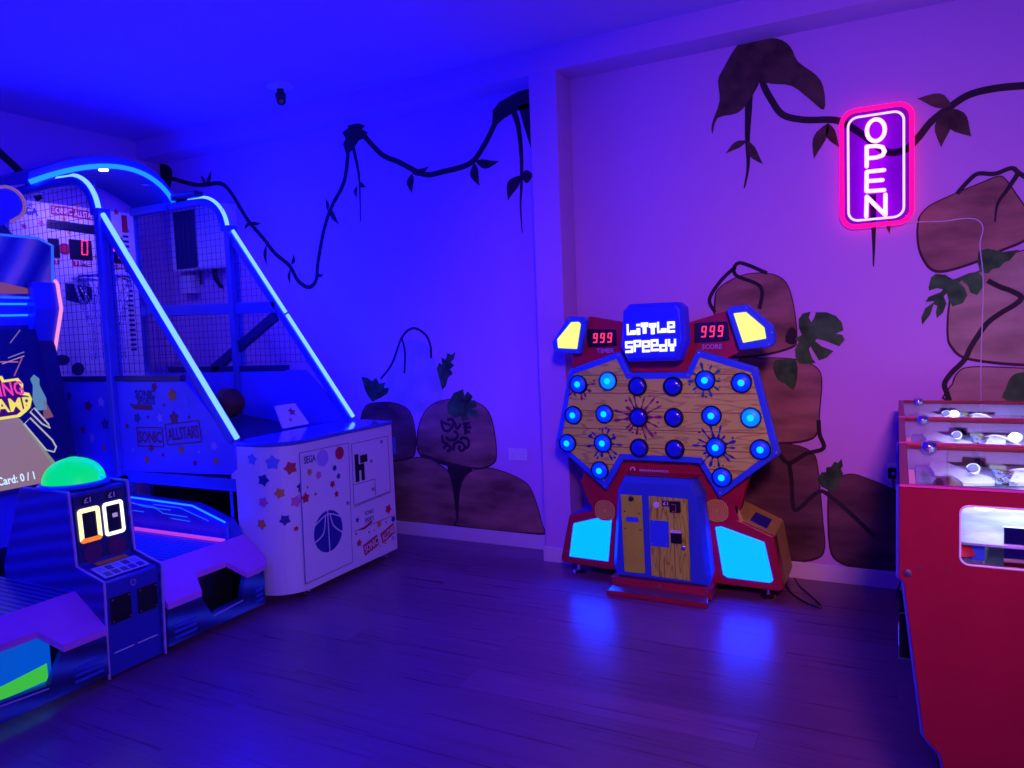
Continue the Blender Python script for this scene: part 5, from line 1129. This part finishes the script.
    deckp([(740, 570), (850, 580), (890, 612), (760, 602)], 'green_strip', mat('pale_green_plastic', (.35, .55, .3), .4), .012)
    deckp([(960, 640), (1024, 630), (1120, 632), (1120, 740), (910, 735)], 'white_guide', dk, .014)
    q = random.Random(12); a = MB()
    for k in range(90):
        x, y = q.uniform(800, 960), q.uniform(610, 715); p = ip(*zq([(x, y)])[0], .004 + q.random() * .010); t = V((q.uniform(-.4, .4), q.uniform(-.4, .4), 1)).normalized(); a.cur = q.choice((0, 0, 1, 2)); a.lathe([(.0085, -.0008), (.0085, .0008)], p, t, 8)
    th = a.build('token_heap', tokm, ud); th['kind'] = 'stuff'
    p = ip(*zq([(430, 735)])[0]); MB().lathe([(.040, 0), (.037, .012), (.026, .024), (.012, .030), (.0, .031)], p, (0, 0, 1), 24).build('dome_knob', mat('maroon_plastic', (.12, .01, .03), .3), r, smooth=True)
    # lamps: one lit puck and one dark perforated one
    def puck(pos, lit):
        ax = V((-.15, -.72, .62)).normalized(); k_ = 1.0 if lit else .75; pk = MB().lathe([(.024 * k_, -.012), (.026 * k_, 0), (.020 * k_, .002)], V(pos), ax, 20).build('puck_light', CHROME, r, smooth=True)
        MB().lathe([(.021 * k_, .0015), (.019 * k_, .005), (.0, .006)], V(pos), ax, 20).build('puck_lens', SPOT if lit else mat('unlit_puck', (.16, .18, .32), .3), pk)
        MB().tube([V(pos) - ax * .01, V(pos) - ax * .03 + V((0, 0, -.02))], .004, 6).build('puck_arm', CHROME, pk); return pk
    puck(ip(*zq([(635, 600)])[0], .035), False)
    pk_lit = puck((.40, ya + .34, 1.045), True)
    a = MB(); a.lathe([(.03, 0), (.026, -.004)], (.21, ya + .06, .985 - .04 + .0), (0, 0, 1), 20)
    MB().lathe([(.022, 0), (.024, .01), (.012, .02)], (.20, ya + .05, 1.04), (0, .5, .8), 20).build('window_lamp', SPOT, r)
    a = MB(); a.tube(smooth([(.30, yb - .05, 1.02), (.36, yb - .12, 1.05), (.48, yb - .16, 1.0), (.60, yb - .10, 1.03)], 5), .004, 6); a.build('wiring', WHITE, r, smooth=True)
    return r, pk_lit
p0, pk0 = pusher(); p0['label'] = 'red coin pusher nearest the viewer, its whole side panel with a small window showing'
p1 = copy_tree(p0); p1.location.y += WD; p1['label'] = 'middle one of the three red coin pushers in the row'
p2 = copy_tree(p0); p2.location.y += 2 * WD; p2['label'] = 'red coin pusher farthest back, next to the wall and the mural'
for cab, px in ((p1, (1015, 437)), (p2, (954, 414))):
    pk = [c for c in cab.children if c.name.startswith('puck_light') and c.data == pk0.data][0]; d = at(*px, 2, 1.045)
    pk.location = (d.x - .40, d.y - (cab.location.y + .018 + .34), 0)
ll = bpy.data.lights
def light(name, typ, loc, col, e, size=.3, look=None, size_y=None, spread=None):
    l = ll.new(name, typ); l.color = col; l.energy = e
    if typ == 'AREA':
        l.size = size
        if size_y: l.shape = 'RECTANGLE'; l.size_y = size_y
        if spread: l.spread = spread
    else: l.shadow_soft_size = size
    o = bpy.data.objects.new(name, l); C.objects.link(o); o.location = loc
    if look is not None: o.rotation_euler = (V(look) - V(loc)).to_track_quat('-Z', 'Y').to_euler()
    return o
for k in range(3):
    light('pusher_lamp', 'AREA', (.42, base_y + .36 + WD * k, 1.086), (.50, .60, 1.0), 3.2, .5, (.42, base_y + .361 + WD * k, 0))
    light('pusher_lamp', 'POINT', (.40, base_y + .22 + WD * k, .94), (.6, .66, 1.0), .7, .02)

# ================================================================== SMALL FITTINGS ON WALLS AND CEILING
def socket(name, x0, z0, x1, z1, label, cat, plug=False):
    t = thing(name, ((x0 + x1) / 2, YB, (z0 + z1) / 2), label, cat)
    MB().box(x0, YB - .012, z0, x1, YB, z1).build('faceplate', mat('socket_white', (.8, .8, .85), .35), t, bevel=.003)
    w = x1 - x0; k = 2 if w > .1 else 1
    for i in range(k):
        cx = x0 + w * (.27 + .46 * i) if k == 2 else (x0 + x1) / 2; cz = (z0 + z1) / 2 - .01
        a = MB()
        for dx, dz, ww, hh in ((0, .012, .003, .007), (-.011, -.008, .006, .003), (.011, -.008, .006, .003)): a.box(cx + dx - ww / 2, YB - .0135, cz + dz - hh / 2, cx + dx + ww / 2, YB - .0115, cz + dz + hh / 2)
        a.build('pin_hole', BLACK, t); MB().box(cx - .006, YB - .016, z1 - .022, cx + .006, YB - .012, z1 - .008).build('rocker', WHITE, t)
    return t
socket('wall_socket', -2.455, .625, -2.305, .712, 'white double wall socket low beside the pillar', 'socket')
sx, sz = at(887, 463, 1, YB).x, at(887, 463, 1, YB).z
socket('wall_socket', sx, sz - .10, sx + .15, sz + .0, 'wall socket with a black plug behind the coin pushers', 'socket')
pp = at(893, 473, 1, YB - .03); a = MB(); a.prism([V((pp.x + u, YB - .013, pp.z + v)) for u, v in rrect(-.026, -.03, .026, .028, .01)], (0, -.035, 0)); a.origin = V((pp.x, YB, pp.z))
plug = thing('power_plug', (pp.x, YB - .013, pp.z), 'black power plug and cord in the socket behind the pushers', 'plug')
a.build('plug_body', BLACK, plug, bevel=.004)
MB().prism([V((pp.x + u, YB - .048, pp.z + v)) for u, v in rrect(-.007, -.009, .007, .009, .003)], (0, -.002, 0)).build('plug_label', WHITE, plug)
a = MB(); a.tube(smooth([(pp.x, YB - .03, pp.z - .03), (pp.x + .01, YB - .03, pp.z - .15), (pp.x + .03, YB - .03, pp.z - .4), (pp.x + .04, YB - .04, .08), (pp.x + .02, YB - .15, .008), (pp.x + .10, YB - .22, .008)], 5), .005, 6); a.build('cord', BLACK, plug)
# wall unit seen through the netting
x0, x1, z0, z1 = -5.66, -4.98, 2.17, 2.70
ac = thing('wall_control_box', ((x0 + x1) / 2, YB, z0), 'white box unit with a dark vent on the back wall behind the basketball netting', 'electrical box')
MB().box(x0, YB - .14, z0, x1, YB, z1).build('housing', PL_WHITE, ac, bevel=.008)
MB().box(x0 + .07, YB - .15, z0 + .02, x0 + .33, YB - .138, z1 - .02).build('vent_panel', NAVY, ac)
MB().box(x0 + .37, YB - .146, z0 + .04, x0 + .43, YB - .14, z0 + .08).build('rating_plate', WHITE, ac)
MB().box(x0 + .03, YB - .09, z0 - .19, x0 + .17, YB, z0 - .03).build('junction_box', PL_WHITE, ac, bevel=.004)
for k in range(3): MB().tube(smooth([(x0 + .40 + .02 * k, YB - .05, z0 + .01), (x0 + .41 + .02 * k, YB - .05, z0 - .08), (x0 + .45 + .01 * k, YB - .02, z0 - .16)], 4), .008, 6).build('cable', BLACK, ac)
MB().tube([(x0 + .22, YB - .03, z0 + .01), (x0 + .22, YB - .03, z0 - .12)], .01, 6).build('cable', BLACK, ac)
# ceiling sensor
dp = at(280, 85, 2, ZC)
cs = thing('ceiling_camera', (dp.x, dp.y, ZC), 'small dark security camera on a white round base on the ceiling', 'camera')
MB().lathe([(.09, 0), (.09, .015), (.05, .03)], (dp.x, dp.y, ZC), (0, 0, -1), 24).build('mount', PL_WHITE, cs, smooth=True)
MB().lathe([(.025, 0), (.025, .04)], (dp.x, dp.y, ZC - .025), (0, 0, -1), 14).build('stem', BLACK, cs)
a = MB(); a.ball((dp.x, dp.y, ZC - .075), .038, 20); a.lathe([(.03, 0), (.034, .06), (.03, .08)], (dp.x, dp.y, ZC - .09), (.6, -.6, -.5), 16); a.build('camera_head', BLACK, cs, smooth=True)
MB().lathe([(.018, .08), (.017, .083)], (dp.x, dp.y, ZC - .09), (.6, -.6, -.5), 14).build('lens', CHROME, cs)

# ================================================================== LIGHT
light('blue_wash', 'AREA', (-4.6, -0.6, 2.7), (0.005, 0.0, 1.0), 26, .5, (-3.0, 4.4, 1.6))
light('blue_uplight', 'AREA', (-2.0, 0.2, 2.0), (0.0, 0.0, 1.0), 45, .5, (-2.4, 2.2, 3.3))
light('canopy_lamp', 'AREA', (-5.2, 3.5, 2.62), (0.20, 0.10, 1.0), 7, .3, (-5.5, 3.5, 1.6))
light('violet_fill', 'AREA', (0.5, -0.6, 2.9), (0.80, 0.20, 0.50), 16, .5, (-.15, 4.4, 1.0), spread=math.radians(62))
light('side_fill', 'AREA', (1.9, 0.6, 1.4), (.50, 0.22, 1.0), 7.5, .5, (-3.1, 2.8, .3), spread=math.radians(64))
w = bpy.data.worlds.new('world'); bpy.context.scene.world = w; w.use_nodes = True
w.node_tree.nodes['Background'].inputs[0].default_value = (0.1, 0.05, 0.6, 1); w.node_tree.nodes['Background'].inputs[1].default_value = 0.02

vs_ = bpy.context.scene.view_settings
vs_.view_transform = 'Standard'; vs_.look = 'None'; vs_.gamma = 1; vs_.exposure = 0; vs_.use_curve_mapping = False
